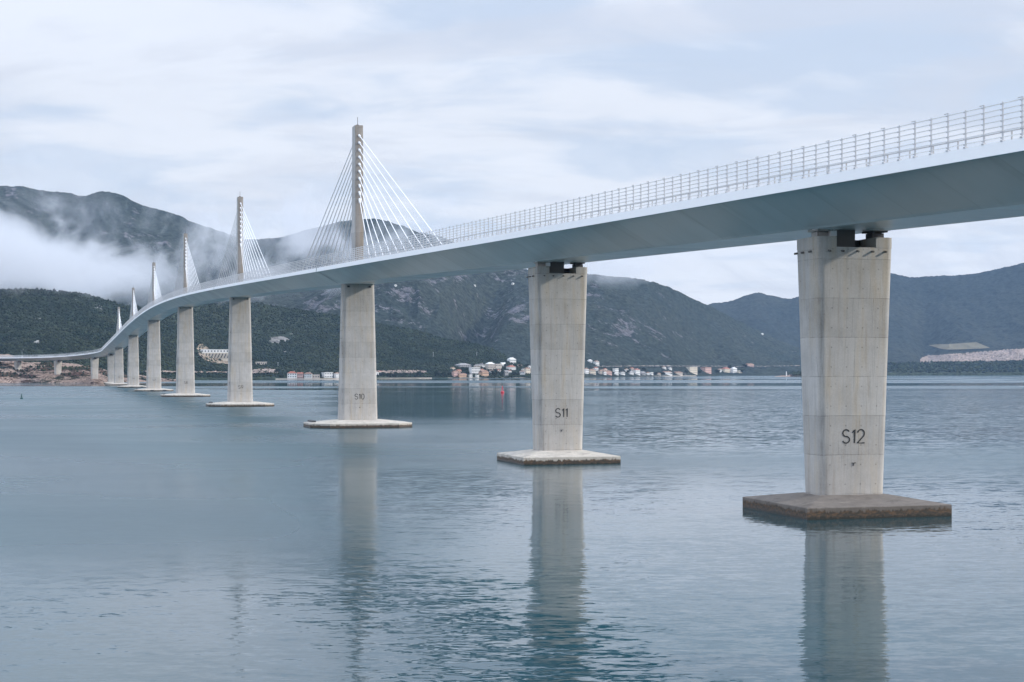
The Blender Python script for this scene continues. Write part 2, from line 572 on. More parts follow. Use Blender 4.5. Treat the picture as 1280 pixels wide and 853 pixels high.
M['hill_near'] = hill_material('scrub_hillside', (0.024, 0.036, 0.025), (0.038, 0.047, 0.030), (0.19, 0.18, 0.17), 0.014, 0.10)
M['hill_rock'] = hill_material('rocky_mountainside', (0.026, 0.035, 0.031), (0.036, 0.043, 0.035), (0.105, 0.10, 0.107), 0.013, 0.075)
M['hill_far'] = hill_material('far_hillside', (0.024, 0.031, 0.030), (0.034, 0.039, 0.034), (0.16, 0.15, 0.14), 0.008, 0.05)
M['quarry'] = hill_material('bare_rocky_ground', (0.035, 0.042, 0.026), (0.11, 0.065, 0.05), (0.33, 0.245, 0.20), 0.09, 0.35)
M['leaf'] = None

TERR = []          # (verts, quads) for ray casts


def cr(xs, ys, q):
    """smooth interpolation through control points"""
    xs, ys = np.array(xs, float), np.array(ys, float)
    q = np.asarray(q, float)
    m_ = np.gradient(ys, xs)
    i = np.clip(np.searchsorted(xs, q) - 1, 0, len(xs) - 2)
    h = xs[i + 1] - xs[i]
    u = np.clip((q - xs[i]) / h, 0, 1)
    return ((2 * u**3 - 3 * u**2 + 1) * ys[i] + (u**3 - 2 * u**2 + u) * h * m_[i]
            + (-2 * u**3 + 3 * u**2) * ys[i + 1] + (u**3 - u**2) * h * m_[i + 1])


def ridge(name, crest, base, depth, material, pw=1.1, nu=500, nv=110, gully=0.16, gx=420.0, gy=1300.0,
          rough=3.0, seed=1, rockfn=None, valleys=(), shelf=0.0, zbase=-3.0, back=0.35, spur=0.0):
    """a hill: a slope rising from its foot (distance `base`) to its crest `depth` metres behind"""
    cx, cy = zip(*crest)
    bx, by = zip(*base)
    p = np.linspace(cx[0], cx[-1], nu)
    vv = np.concatenate([np.linspace(0, 1, nv), np.linspace(1, 1 + back, max(6, nv // 8))[1:]])
    P, V = np.meshgrid(p, vv, indexing='ij')
    Yb = cr(bx, by, P)
    dep = depth if not isinstance(depth, (list, tuple)) else cr(*zip(*depth), P)
    Y = Yb + dep * V
    X = (P - 640) / F * Y
    Yc = Yb + dep
    zc = H + (YH - cr(cx, cy, P)) / F * Yc
    vcl = np.clip(V, 0, 1)
    prof = np.power(vcl, pw)
    if shelf:
        prof = np.where(vcl < 0.001, 0, prof) * (1 - shelf) + shelf * np.power(vcl, 3.0)
    prof = np.where(V > 1, 1 - 1.1 * (V - 1) ** 1.3, prof)
    env = np.where(V <= 1, np.power(np.clip(4 * vcl * (1 - vcl), 0, 1), 0.8), 0)
    wx = X + 160 * (fbm(X / 500, Y / 500, 3, seed + 50) - 0.5)
    g = ridged(wx / gx, Y / gy, 5, seed) - 0.55
    z = zc * prof + env * gully * zc * g
    for (vx, wd, amt, drift) in valleys:
        z -= amt * zc * env * np.exp(-((P - vx - drift * vcl) / wd) ** 2)
    n_f = fbm(X / 45, Y / 45, 4, seed + 9, 0.6) - 0.5
    n_t = rng.random(X.shape) - 0.5
    land = np.clip(vcl * 12, 0, 1)
    z = z + land * (n_f * 4 * rough + n_t * rough * 0.8)
    z = np.where(V <= 0, zbase, z)
    nx, ny = X.shape
    verts = np.stack([X, Y, z], -1).reshape(-1, 3)
    idx = np.arange(nx * ny).reshape(nx, ny)
    quads = np.stack([idx[:-1, :-1], idx[1:, :-1], idx[1:, 1:], idx[:-1, 1:]], -1).reshape(-1, 4)
    me = bpy.data.meshes.new(name)
    me.vertices.add(len(verts))
    me.vertices.foreach_set('co', verts.astype(np.float32).ravel())
    me.loops.add(quads.size)
    me.loops.foreach_set('vertex_index', quads.astype(np.int32).ravel())
    me.polygons.add(len(quads))
    me.polygons.foreach_set('loop_start', np.arange(0, quads.size, 4, dtype=np.int32))
    me.update(calc_edges=True)
    me.polygons.foreach_set('use_smooth', np.ones(len(quads), bool))
    PY = YH - (z - H) / Y * F
    rk = rockfn(P, PY, V, z / np.maximum(zc, 1), X, Y) if rockfn else np.zeros_like(X)
    a_ = me.attributes.new('rock', 'FLOAT', 'POINT')
    a_.data.foreach_set('value', rk.astype(np.float32).ravel())
    me.validate()
    o = link(name, me, material)
    tag(o, kind='structure')
    TERR.append((verts, quads))
    return o, dict(P=P, PY=PY, V=V, X=X, Y=Y, Z=z, rock=rk)


def blobs(P, PY, lst):
    r_ = np.zeros_like(P)
    for (x, y, rx, ry, s) in lst:
        r_ = r_ + s * np.exp(-((P - x) / rx) ** 2 - ((PY - y) / ry) ** 2)
    return r_


# sheet of water, reaching under every shore
mbw = MB()
mbw.face([(-9000, -1500, 0), (9000, -1500, 0), (9000, 13000, 0), (-9000, 13000, 0)])
sea = mbw.build('water', M['water'])
tag(sea, kind='structure')

# --- far high mountain, left
ridge('mountain',
      [(-420, 262), (-300, 250), (-200, 236), (-100, 231), (0, 232), (30, 234), (60, 239), (90, 242.5), (106, 244.5),
       (118, 240.5), (135, 240), (150, 244), (170, 253), (186, 259), (205, 263.5), (240, 277), (280, 291), (310, 301),
       (350, 322), (400, 350), (450, 380)],
      [(-420, 4000), (0, 4000), (450, 4200)], 1500, M['hill_rock'], pw=0.95, nu=620, nv=120, gully=0.13, rough=2.6, seed=11,
      rockfn=lambda P, PY, V, zf, X, Y: 0.05 + 0.12 * np.clip(zf - 0.4, 0, 1) + 0.5 * (fbm(X / 230, Y / 300, 4, 3) - 0.5)
      + blobs(P, PY, [(165, 275, 18, 9, .35), (150, 300, 40, 12, .2)]))
# --- rocky mountain, centre
ridge('mountain.001',
      [(220, 322), (270, 312), (300, 301), (325, 298.5), (345, 298), (375, 290), (400, 283), (430, 277), (452, 274), (475, 275),
       (500, 281), (520, 289), (540, 293), (570, 303), (620, 325), (660, 338), (700, 342), (735, 343), (760, 345),
       (785, 347), (812, 352), (835, 359), (850, 365.5), (868, 374), (884, 381), (905, 392), (940, 410), (980, 428),
       (1030, 445), (1080, 456), (1120, 462)],
      [(220, 3750), (430, 3750), (560, 3800), (660, 3800), (740, 4000), (860, 4700), (940, 5200), (1120, 5600)],
      [(220, 1500), (640, 1500), (800, 1500), (1120, 1200)], M['hill_rock'], pw=1.0, nu=820, nv=150, gully=0.20, gx=330, rough=2.8, seed=21,
      valleys=[(566, 26, .30, 60), (905, 30, .12, -40)], shelf=0.12,
      rockfn=lambda P, PY, V, zf, X, Y: -0.05 + 0.55 * (fbm(X / 200 + Y / 400, Y / 240, 4, 8) - 0.5)
      + blobs(P, PY, [(395, 385, 60, 16, .5), (500, 375, 45, 28, .5), (520, 410, 30, 12, .45), (640, 385, 45, 18, .42),
                      (600, 420, 30, 8, .35), (655, 340, 60, 12, .4), (745, 360, 30, 14, .45), (775, 412, 45, 14, .5),
                      (850, 418, 40, 7, .4), (840, 372, 30, 10, .3), (560, 345, 50, 10, .35), (690, 395, 60, 10, .35),
                      (980, 435, 40, 14, .2), (470, 290, 60, 12, .25)]))
# --- bluish far hills, right
ridge('mountain.002',
      [(780, 415), (830, 396), (870, 383), (890, 379.5), (910, 377), (930, 370), (945, 366.5), (962, 369), (985, 374), (1000, 369.5),
       (1030, 360), (1060, 350), (1090, 344), (1112, 341.5), (1140, 347), (1165, 345.5), (1195, 344.5), (1215, 343), (1240, 338),
       (1280, 328), (1330, 316), (1400, 308), (1500, 312), (1600, 330), (1900, 350), (2200, 340)],
      [(780, 6300), (1000, 6300), (2200, 6300)], 2200, M['hill_far'], pw=1.05, nu=760, nv=120, gully=0.17, gx=520, gy=1900, rough=3.0, seed=31, shelf=0.2,
      valleys=[(1010, 18, .15, 0), (1160, 20, .12, 0)],
      rockfn=lambda P, PY, V, zf, X, Y: -0.20 + 0.35 * (fbm(X / 300, Y / 300, 4, 4) - 0.5)
      + blobs(P, PY, [(1010, 430, 50, 14, .25), (1150, 440, 40, 6, .2)]))
# --- green spur, left and centre
HB, GB = ridge('hill',
      [(-420, 330), (-300, 335), (-100, 358), (0, 362), (60, 363), (85, 365), (115, 371), (140, 378), (170, 384), (200, 386),
       (250, 380), (300, 378), (340, 382), (380, 388), (430, 396), (470, 403), (510, 411), (550, 421.5), (580, 427.5),
       (605, 433), (625, 441), (645, 452), (665, 460), (690, 466)],
      [(-420, 2420), (0, 2450), (120, 2500), (200, 2650), (260, 2890), (330, 3020), (430, 3080), (500, 3280), (580, 3440), (690, 3520)],
      [(-420, 900), (200, 820), (430, 760), (600, 420), (690, 200)], M['hill_near'], pw=1.05, nu=840, nv=130, gully=0.12, gx=260, gy=800,
      rough=1.6, seed=41, shelf=0.18,
      rockfn=lambda P, PY, V, zf, X, Y: -0.18 + 0.36 * (fbm(X / 120, Y / 160, 4, 6) - 0.5)
      + blobs(P, PY, [(25, 395, 40, 14, .42), (140, 392, 30, 8, .38), (225, 403, 25, 9, .35), (345, 424, 12, 5, .75), (362, 420, 16, 4, .45),
                      (390, 430, 14, 4, .35), (125, 380, 12, 10, .3), (85, 375, 30, 8, .25), (355, 440, 20, 3, .35)]))
# --- bare quarried ground at the far bridge end
HA, GA = ridge('quarry_ground',
      [(-420, 420), (-250, 428), (-100, 436), (-30, 440), (0, 442.5), (14, 444), (24, 451), (45, 453), (75, 454), (100, 456), (125, 461),
       (150, 466), (180, 470), (205, 473), (225, 475), (240, 477)],
      [(-420, 2120), (0, 2135), (60, 2140), (100, 2120), (125, 2090), (150, 2230), (180, 2330), (240, 2500)],
      [(-420, 260), (60, 240), (130, 260), (240, 140)], M['quarry'], pw=0.72, nu=420, nv=60, gully=0.22, gx=60, gy=120, rough=1.0, seed=51, zbase=-2,
      rockfn=lambda P, PY, V, zf, X, Y: 0.60 + 1.4 * (fbm(X / 45, Y / 45, 4, 6) - 0.5)
      - blobs(P, PY, [(5, 469, 30, 2.5, .6), (38, 471, 8, 2.5, .5), (62, 455, 14, 3, .7), (90, 462, 30, 3, .3), (100, 468, 10, 3, .6), (140, 470, 20, 5, .4)]))
# --- low wooded spit, right, and its islet
HF, GF = ridge('headland',
      [(985, 468), (1030, 465.5), (1060, 460), (1090, 455.5), (1115, 455), (1150, 454.5), (1200, 453.5), (1240, 453), (1280, 451.5), (1330, 450), (1450, 448), (1600, 447), (2200, 446)],
      [(985, 5300), (1100, 5500), (1280, 5600), (2200, 5600)], 330, M['hill_near'], pw=0.6, nu=640, nv=40, gully=0.15, gx=150, gy=300, rough=2.2, seed=61,
      rockfn=lambda P, PY, V, zf, X, Y: -0.55 + 0 * P)
HI, GI = ridge('islet',
      [(968, 470.6), (976, 469.6), (983, 469.2), (990, 468.0), (997, 466.5), (1005, 466.2), (1014, 466.4), (1022, 468), (1032, 470)],
      [(968, 4350), (1032, 4350)], 60, M['quarry'], pw=0.5, nu=70, nv=14, gully=0.1, gx=60, gy=60, rough=0.3, seed=71, zbase=-1,
      rockfn=lambda P, PY, V, zf, X, Y: np.where((P > 988), -0.5, 0.8) + 0.4 * (V < 0.35))

allv = np.concatenate([v for v, q in TERR])
off, qs = 0, []
for v, q in TERR:
    qs.append(q + off)
    off += len(v)
BVH = BVHTree.FromPolygons(allv.tolist(), np.concatenate(qs).tolist())
CAMP = Vector((0, 0, H))


def ground(px, py):
    """the point of the terrain seen at a photo pixel"""
    d = (at(px, py, 1000.0) - CAMP).normalized()
    hit = BVH.ray_cast(CAMP, d, 20000)
    return hit[0]


def drop(x, y):
    hit = BVH.ray_cast(Vector((x, y, 3000)), Vector((0, 0, -1)), 4000)
    return hit[0].z if hit[0] else 0.0


# pink quarry bank and pale field on the far right slope
def draped(name, outline, material, thick=0.0, seed=0, n=60, rows=8, bumpy=0.0, ragged=1.0):
    """patch of ground lying on the terrain; outline = list of (px, py_bottom, py_top)"""
    xs, lo, hi = zip(*outline)
    p = np.linspace(xs[0], xs[-1], n)
    b, t_ = np.interp(p, xs, lo), np.interp(p, xs, hi)
    pts = []
    last = 6500.0
    for i in range(n):
        row = []
        jb, jt = random.uniform(-.35, .35) * ragged, random.uniform(-.35, .35) * ragged
        for j in range(rows):
            py = b[i] + jb + (t_[i] + jt - b[i] - jb) * j / (rows - 1)
            g_ = ground(p[i], py)
            if g_ is None:
                g_ = at(p[i], py, last)
            last = g_.y
            up_ = thick + bumpy * random.random()
            row.append((g_.x, g_.y - 3.0, g_.z + up_))
        pts.append(row)
    mb = MB()
    mb.rings(pts, cap=False, closed=False)
    o = mb.build(name, material)
    me = o.data
    a_ = me.attributes.new('rock', 'FLOAT', 'POINT')
    a_.data.foreach_set('value', np.full(len(me.vertices), 0.85, np.float32))
    tag(o, kind='structure')
    return o


M['pinkrock'] = hill_material('pink_quarry_rock', (0.14, 0.12, 0.095), (0.18, 0.145, 0.115), (0.27, 0.215, 0.185), 0.03, 0.09)
M['tanrock'] = hill_material('tan_cut_earth', (0.11, 0.10, 0.075), (0.15, 0.125, 0.095), (0.25, 0.20, 0.15), 0.03, 0.09)
M['dullbank'] = hill_material('dull_road_bank', (0.05, 0.055, 0.045), (0.07, 0.07, 0.06), (0.20, 0.185, 0.17), 0.03, 0.08)
M['fieldgrass'] = plain('dry_field', (0.17, 0.15, 0.105), 1.0, 0.25, 0.02, spec=0.05)
draped('quarry_bank', [(1150, 455.5, 450), (1158, 455, 446), (1170, 454.5, 445), (1190, 454, 444), (1215, 453.5, 442), (1240, 453, 440.5),
                       (1260, 452.5, 438.5), (1280, 452, 437), (1330, 451, 436)], M['pinkrock'], 2.0, n=150, rows=14, bumpy=5.0)
draped('field', [(1161, 433, 432.5), (1176, 437.5, 431.5), (1185, 438.5, 431.5), (1200, 438.2, 430.5), (1220, 437.5, 429), (1237, 436.5, 436)],
       M['fieldgrass'], 4.0, n=60, rows=8, ragged=0.2)

# ------------------------------------------------------------------ scrub and wood on the slopes (countless)
ml, tl, pl, _ = mat('scrub_leaves')
_pos = tl.n('ShaderNodeNewGeometry').outputs['Position']
_rn = tl.n('ShaderNodeAttribute', attribute_name='tone').outputs['Fac']
_n = tl.noise(_pos, 0.012, 4, 0.6)
_c = tl.mix(tl.step(_n, 0.35, 0.65), (0.021, 0.033, 0.024, 1), (0.040, 0.050, 0.030, 1))
tl.put(pl.inputs['Base Color'], tl.vm('SCALE', _c, scale=tl.m('ADD', 0.35, tl.m('MULTIPLY', _rn, 0.9))))
pl.inputs['Roughness'].default_value = 1.0
pl.inputs['Specular IOR Level'].default_value = 0.05
M['leaf'] = ml

OCT = np.array([(1, 0, 0), (0, 1, 0), (-1, 0, 0), (0, -1, 0), (0, 0, 1), (0, 0, -.6)], float)
OCF = np.array([(0, 1, 4), (1, 2, 4), (2, 3, 4), (3, 0, 4), (1, 0, 5), (2, 1, 5), (3, 2, 5), (0, 3, 5)])


def clumps(centres, sizes, heights, seed=0):
    r_ = np.random.default_rng(seed)
    n = len(centres)
    ang = r_.random(n) * 6.28
    ca, sa = np.cos(ang), np.sin(ang)
    v = np.repeat(OCT[None], n, 0) * (0.75 + 0.5 * r_.random((n, 6, 1)))
    x = (v[:, :, 0] * ca[:, None] - v[:, :, 1] * sa[:, None]) * sizes[:, None]
    y = (v[:, :, 0] * sa[:, None] + v[:, :, 1] * ca[:, None]) * sizes[:, None]
    z = v[:, :, 2] * heights[:, None]
    V = np.stack([x, y, z], -1) + centres[:, None, :]
    Fc = OCF[None] + (np.arange(n) * 6)[:, None, None]
    return V.reshape(-1, 3), Fc.reshape(-1, 3), np.repeat(r_.random(n), 6)


def tri_mesh(name, V, Fc, tone, material, parent=None):
    me = bpy.data.meshes.new(name)
    me.vertices.add(len(V))
    me.vertices.foreach_set('co', V.astype(np.float32).ravel())
    me.loops.add(Fc.size)
    me.loops.foreach_set('vertex_index', Fc.astype(np.int32).ravel())
    me.polygons.add(len(Fc))
    me.polygons.foreach_set('loop_start', np.arange(0, Fc.size, 3, dtype=np.int32))
    me.update(calc_edges=True)
    a_ = me.attributes.new('tone', 'FLOAT', 'POINT')
    a_.data.foreach_set('value', tone.astype(np.float32))
    return link(name, me, material, parent)


def scatter(G, n, keep, smin, smax, seed):
    r_ = np.random.default_rng(seed)
    nx, ny = G['X'].shape
    i = r_.random(n) * (nx - 1.001)
    j = r_.random(n) * (ny - 1.001)
    i0, j0 = i.astype(int), j.astype(int)
    fi, fj = i - i0, j - j0

    def smp(A):
        return (A[i0, j0] * (1 - fi) * (1 - fj) + A[i0 + 1, j0] * fi * (1 - fj)
                + A[i0, j0 + 1] * (1 - fi) * fj + A[i0 + 1, j0 + 1] * fi * fj)
    X, Y, Z, P, V, rk = (smp(G[q]) for q in ('X', 'Y', 'Z', 'P', 'V', 'rock'))
    ok = keep(P, V, rk, X, Y, r_.random(n)) & (Z > 0.6) & (V <= 1.02)
    c = np.stack([X, Y, Z], -1)[ok]
    s = (smin + (smax - smin) * r_.random(ok.sum()) ** 2)
    hgt = s * (0.7 + 0.5 * r_.random(ok.sum()))
    c[:, 2] += hgt * 0.35
    return clumps(c, s, hgt, seed)


V1, F1, T1 = scatter(GB, 95000, lambda P, V, rk, X, Y, u: (P > -40) & (V > 0.035) & (u > 0.25 + 1.6 * np.clip(rk + 0.3 * (fbm(X / 60, Y / 60, 3, 5) - .5), 0, .5)), 1.4, 3.6, 101)
tag(tri_mesh('scrub', V1, F1, T1, M['leaf']), kind='stuff')
V1, F1, T1 = scatter(GF, 9000, lambda P, V, rk, X, Y, u: (V > 0.07), 4.0, 8.0, 102)
tag(tri_mesh('wood', V1, F1, T1, M['leaf']), kind='stuff')
V1, F1, T1 = scatter(GA, 5000, lambda P, V, rk, X, Y, u: (P > -40) & (V > 0.05) & (rk < 0.42), 1.0, 2.6, 103)
V2, F2, T2 = scatter(GI, 500, lambda P, V, rk, X, Y, u: (P > 991) & (V > 0.2), 2.5, 5.0, 104)
tag(tri_mesh('bushes', np.concatenate([V1, V2]), np.concatenate([F1, F2 + len(V1)]), np.concatenate([T1, T2]), M['leaf']), kind='stuff')

# ------------------------------------------------------------------ air
xb = MB()
xb.box((0, 5600, 450), (17000, 13600, 902))
hz, th, ph, oh = mat('haze_air')
th.t.nodes.remove(ph)
pv = th.n('ShaderNodeVolumePrincipled')
pv.inputs['Color'].default_value = (0.45, 0.67, 1.0, 1)
pv.inputs['Density'].default_value = 2.2e-5
pv.inputs['Anisotropy'].default_value = 0.0
hz.node_tree.links.new(pv.outputs[0], oh.inputs['Volume'])
haze = xb.build('haze', hz)
tag(haze, kind='stuff')

# ------------------------------------------------------------------ bridge geometry
C_ = F / math.hypot(F, 595)
S_ = 595 / math.hypot(F, 595)
P0 = Vector(((1055 - 640) / F * 196.7 * C_, 196.7 * C_, 0))
D0 = Vector((-S_, C_, 0))
N0 = Vector((C_, S_, 0))                       # to the right, seen from the camera
S_CURVE, R_CURVE = 1905.0, 400.0


def frame(s):
    """axis point, tangent, right-hand normal at station s"""
    if s <= S_CURVE:
        return P0 + D0 * s, D0, N0
    c = P0 + D0 * S_CURVE
    a = (s - S_CURVE) / R_CURVE
    d = D0 * math.cos(a) - N0 * math.sin(a)
    n = N0 * math.cos(a) + D0 * math.sin(a)
    p = c + D0 * (math.sin(a) * R_CURVE) - N0 * ((1 - math.cos(a)) * R_CURVE)
    return p, d, n


PZ = np.array([(-420, 24.4), (-220, 29.6), (-100, 32.7), (0, 35.55), (300, 44.4), (500, 50.3), (650, 54.4), (800, 57.7), (900, 59.1), (1010, 59.7),
               (1120, 59.1), (1220, 57.7), (1370, 54.4), (1520, 50.3), (1720, 45.0), (1912, 40.0), (2020, 36.5), (2128, 33.4), (2212, 32.6), (2400, 33.0)])


def zf(s):
    """bottom of the edge beam"""
    return float(cr(PZ[:, 0], PZ[:, 1], s))


HW, FAS, FLW, FLD = 11.25, 1.08, 4.6, 3.5


def pt(s, off, dz):
    p, d, n = frame(s)
    q = p + n * off
    return Vector((q.x, q.y, zf(s) + dz))


S_A, S_B = -400.0, 2300.0
STN = sorted(set([S_A + i * 12.0 for i in range(int((S_B - S_A) / 12) + 1)] + [S_B]
                 + [S_CURVE + 4 * i for i in range(96)]))
bridge = empty('cable_stayed_bridge', (P0.x, P0.y, 0))
tag(bridge, 'long white and grey cable-stayed bridge on concrete piers crossing the water', 'bridge')
BASE = Vector((P0.x, P0.y, 0))


def L(p):                                        # world -> bridge local
    return Vector(p) - BASE


def sweep_uv(name, profile, mats, parent, face_mi=None, closed=True, stations=STN):
    """profile: list of (off, dz) swept along the axis"""
    mb = MB()
    rings = [[L(pt(s, o, z)) for o, z in profile] for s in stations]
    n = len(profile)
    b = 0
    for r_ in rings:
        mb.v += [tuple(p) for p in r_]
    uvs = []
    per = [0.0]
    for j in range(n):
        o1, z1 = profile[j]
        o2, z2 = profile[(j + 1) % n]
        per.append(per[-1] + math.hypot(o2 - o1, z2 - z1))
    for i in range(len(rings) - 1):
        for j in range(n if closed else n - 1):
            a, c = i * n + j, i * n + (j + 1) % n
            mb.f.append((a, c, c + n, a + n))
            mb.mi.append(face_mi[j] if face_mi else 0)
            uvs += [(stations[i], per[j]), (stations[i], per[j + 1]), (stations[i + 1], per[j + 1]), (stations[i + 1], per[j])]
    if closed:
        mb.f.append(tuple(reversed(range(n))))
        mb.f.append(tuple((len(rings) - 1) * n + j for j in range(n)))
        mb.mi += [0, 0]
        uvs += [(0, 0)] * (2 * n)
    me = bpy.data.meshes.new(name)
    me.from_pydata(mb.v, [], mb.f)
    me.polygons.foreach_set('material_index', mb.mi)
    uvl = me.uv_layers.new(name='path')
    uvl.data.foreach_set('uv', np.array(uvs, np.float32).ravel())
    me.update()
    return link(name, me, mats, parent)


# box girder: deck plate between the edge beams, webs sloping in to the bottom flange
deck = sweep_uv('deck', [(-HW + .28, 0.06), (-HW + .28, FAS - .12), (0, FAS + .10), (HW - .28, FAS - .12), (HW - .28, 0.06), (HW - .7, 0.02),
                         (FLW + .25, -FLD + .22), (FLW, -FLD), (-FLW, -FLD), (-FLW - .25, -FLD + .22), (-HW + .7, 0.02)],
                [M['deck'], M['asphalt']], bridge, face_mi=[0, 1, 1, 0, 0, 0, 0, 0, 0, 0, 0])
for sg in (-1, 1):
    prof = [(sg * (HW - .27), 0.0), (sg * (HW + .03), -0.02), (sg * (HW - .10), FAS), (sg * (HW - .45), FAS + .06), (sg * (HW - .45), FAS - .10), (sg * (HW - .27), FAS - .10)]
    if sg < 0:
        prof = prof[::-1]
    sweep_uv('edge_beam', prof, M['white'], deck)

# expansion / erection seams on the webs
PYL = [297.5, 582.5, 867.5, 1152.5, 1437.5, 1722.5]


def seam(s, wd, proud=0.03, fas=True):
    mb = MB()
    for sg in (-1, 1):
        a = [(-wd / 2, HW - .62, 0.02), (wd / 2, HW - .62, 0.02), (wd / 2, FLW + .25, -FLD + .22), (-wd / 2, FLW + .25, -FLD + .22)]
        q = []
        for (ds, o, dz) in a:
            q.append(L(pt(s + ds, sg * (o + proud * 0.5), dz - proud)))
        mb.face(q)
        if fas:
            mb.face([L(pt(s - wd / 2, sg * (HW + .05), 0.0)), L(pt(s + wd / 2, sg * (HW + .05), 0.0)),
                     L(pt(s + wd / 2, sg * (HW - .08), FAS + .02)), L(pt(s - wd / 2, sg * (HW - .08), FAS + .02))])
    mb.face([L(pt(s - wd / 2, -FLW, -FLD - proud)), L(pt(s + wd / 2, -FLW, -FLD - proud)), L(pt(s + wd / 2, FLW, -FLD - proud)), L(pt(s - wd / 2, FLW, -FLD - proud))])
    return mb.build('expansion_joint' if fas else 'weld_seam', M['seam'], deck)


for s in PYL:
    seam(s + 4.0, 0.9)
for s in (207.0, 440.0, 725.0):
    seam(s, 0.18, 0.012, False)

# ------------------------------------------------------------------ piers
SPEC = [('13', -108, 'low'), ('12', 0, 'low'), ('11', 108, 'low'), ('10', 297.5, 'tall'), ('9', 582.5, 'tall'), ('8', 867.5, 'tall'),
        ('7', 1152.5, 'tall'), ('6', 1437.5, 'tall'), ('5', 1722.5, 'tall'), ('4', 1912, 'low'), ('3', 2020, 'land'), ('2', 2128, 'land'), ('1', 2212, 'land')]


def rrect(w_, d_, r_, n=5):
    """rounded rectangle, counter-clockwise"""
    out = []
    for (cx, cy, a0) in ((w_ / 2 - r_, -d_ / 2 + r_, -90), (w_ / 2 - r_, d_ / 2 - r_, 0), (-w_ / 2 + r_, d_ / 2 - r_, 90), (-w_ / 2 + r_, -d_ / 2 + r_, 180)):
        for i in range(n + 1):
            a = R(a0 + 90 * i / n)
            out.append((cx + r_ * math.cos(a), cy + r_ * math.sin(a)))
    return out


def arc(cx, cy, rx, ry, a0, a1, n=14):
    return [(cx + rx * math.cos(R(a0 + (a1 - a0) * i / n)), cy + ry * math.sin(R(a0 + (a1 - a0) * i / n))) for i in range(n + 1)]


GLY = {   # single-line letters, unit height
    'S': [arc(.31, .745, .27, .255, 25, 270) + arc(.31, .25, .29, .25, 90, -160)[1:]],
    '0': [arc(.30, .5, .28, .5, 0, 360, 26)],
    '1': [[(.02, .78), (.20, 1.0), (.20, 0)]],
    '2': [arc(.30, .70, .28, .30, 165, -38) + [(.02, 0), (.60, 0)]],
    '3': [arc(.30, .75, .26, .25, 150, -90) + arc(.30, .25, .28, .25, 90, -150)[1:]],
    '5': [[(.56, 1), (.12, 1), (.06, .55)] + arc(.30, .32, .29, .32, 130, -150)],
    '6': [arc(.30, .31, .28, .31, 0, 360, 22), [(.04, .40), (.40, 1)]],
    '7': [[(.02, 1), (.58, 1), (.20, 0)]],
    '8': [arc(.30, .75, .24, .25, 0, 360, 20), arc(.30, .25, .29, .25, 0, 360, 20)],
    '9': [arc(.30, .69, .28, .31, 0, 360, 22), [(.56, .60), (.20, 0)]],
    '4': [[(.45, 0), (.45, 1), (.02, .30), (.62, .30)]],
}
GW = {'S': .82, '1': .42, '0': .78}


def stroke(mb, pts, wd, th_, tf):
    """flat ribbon of width wd following a polyline, th_ thick"""
    n = len(pts)
    Lf, Rt = [], []
    for i, p in enumerate(pts):
        a = Vector(pts[max(i - 1, 0)])
        b = Vector(pts[min(i + 1, n - 1)])
        t_ = (b - a).normalized()
        nn = Vector((-t_.y, t_.x))
        k_ = 1.0
        if 0 < i < n - 1:
            t1 = (Vector(p) - a).normalized()
            k_ = 1 / max(0.45, abs(t1.dot(t_)))
        Lf.append(Vector(p) + nn * wd / 2 * k_)
        Rt.append(Vector(p) - nn * wd / 2 * k_)
    rings = []
    for l_, r_ in zip(Lf, Rt):
        rings.append([tf(l_.x, l_.y, 0), tf(r_.x, r_.y, 0), tf(r_.x, r_.y, th_), tf(l_.x, l_.y, th_)])
    mb.rings(rings)


def lettering(txt, face, height, parent):
    """face(x, z, proud) -> local point on the pier front"""
    tot = sum(GW.get(c, .80) for c in txt) - .14
    x = -tot * height / 2
    mb = MB()
    for c in txt:
        for st in GLY[c]:
            stroke(mb, st, 0.092, 0.03, lambda u, v, w_, x=x: face(x + u * height, (v - .5) * height, 0.012 + w_))
        x += GW.get(c, .80) * height
    return mb.build('pier_number', M['letter'], parent)


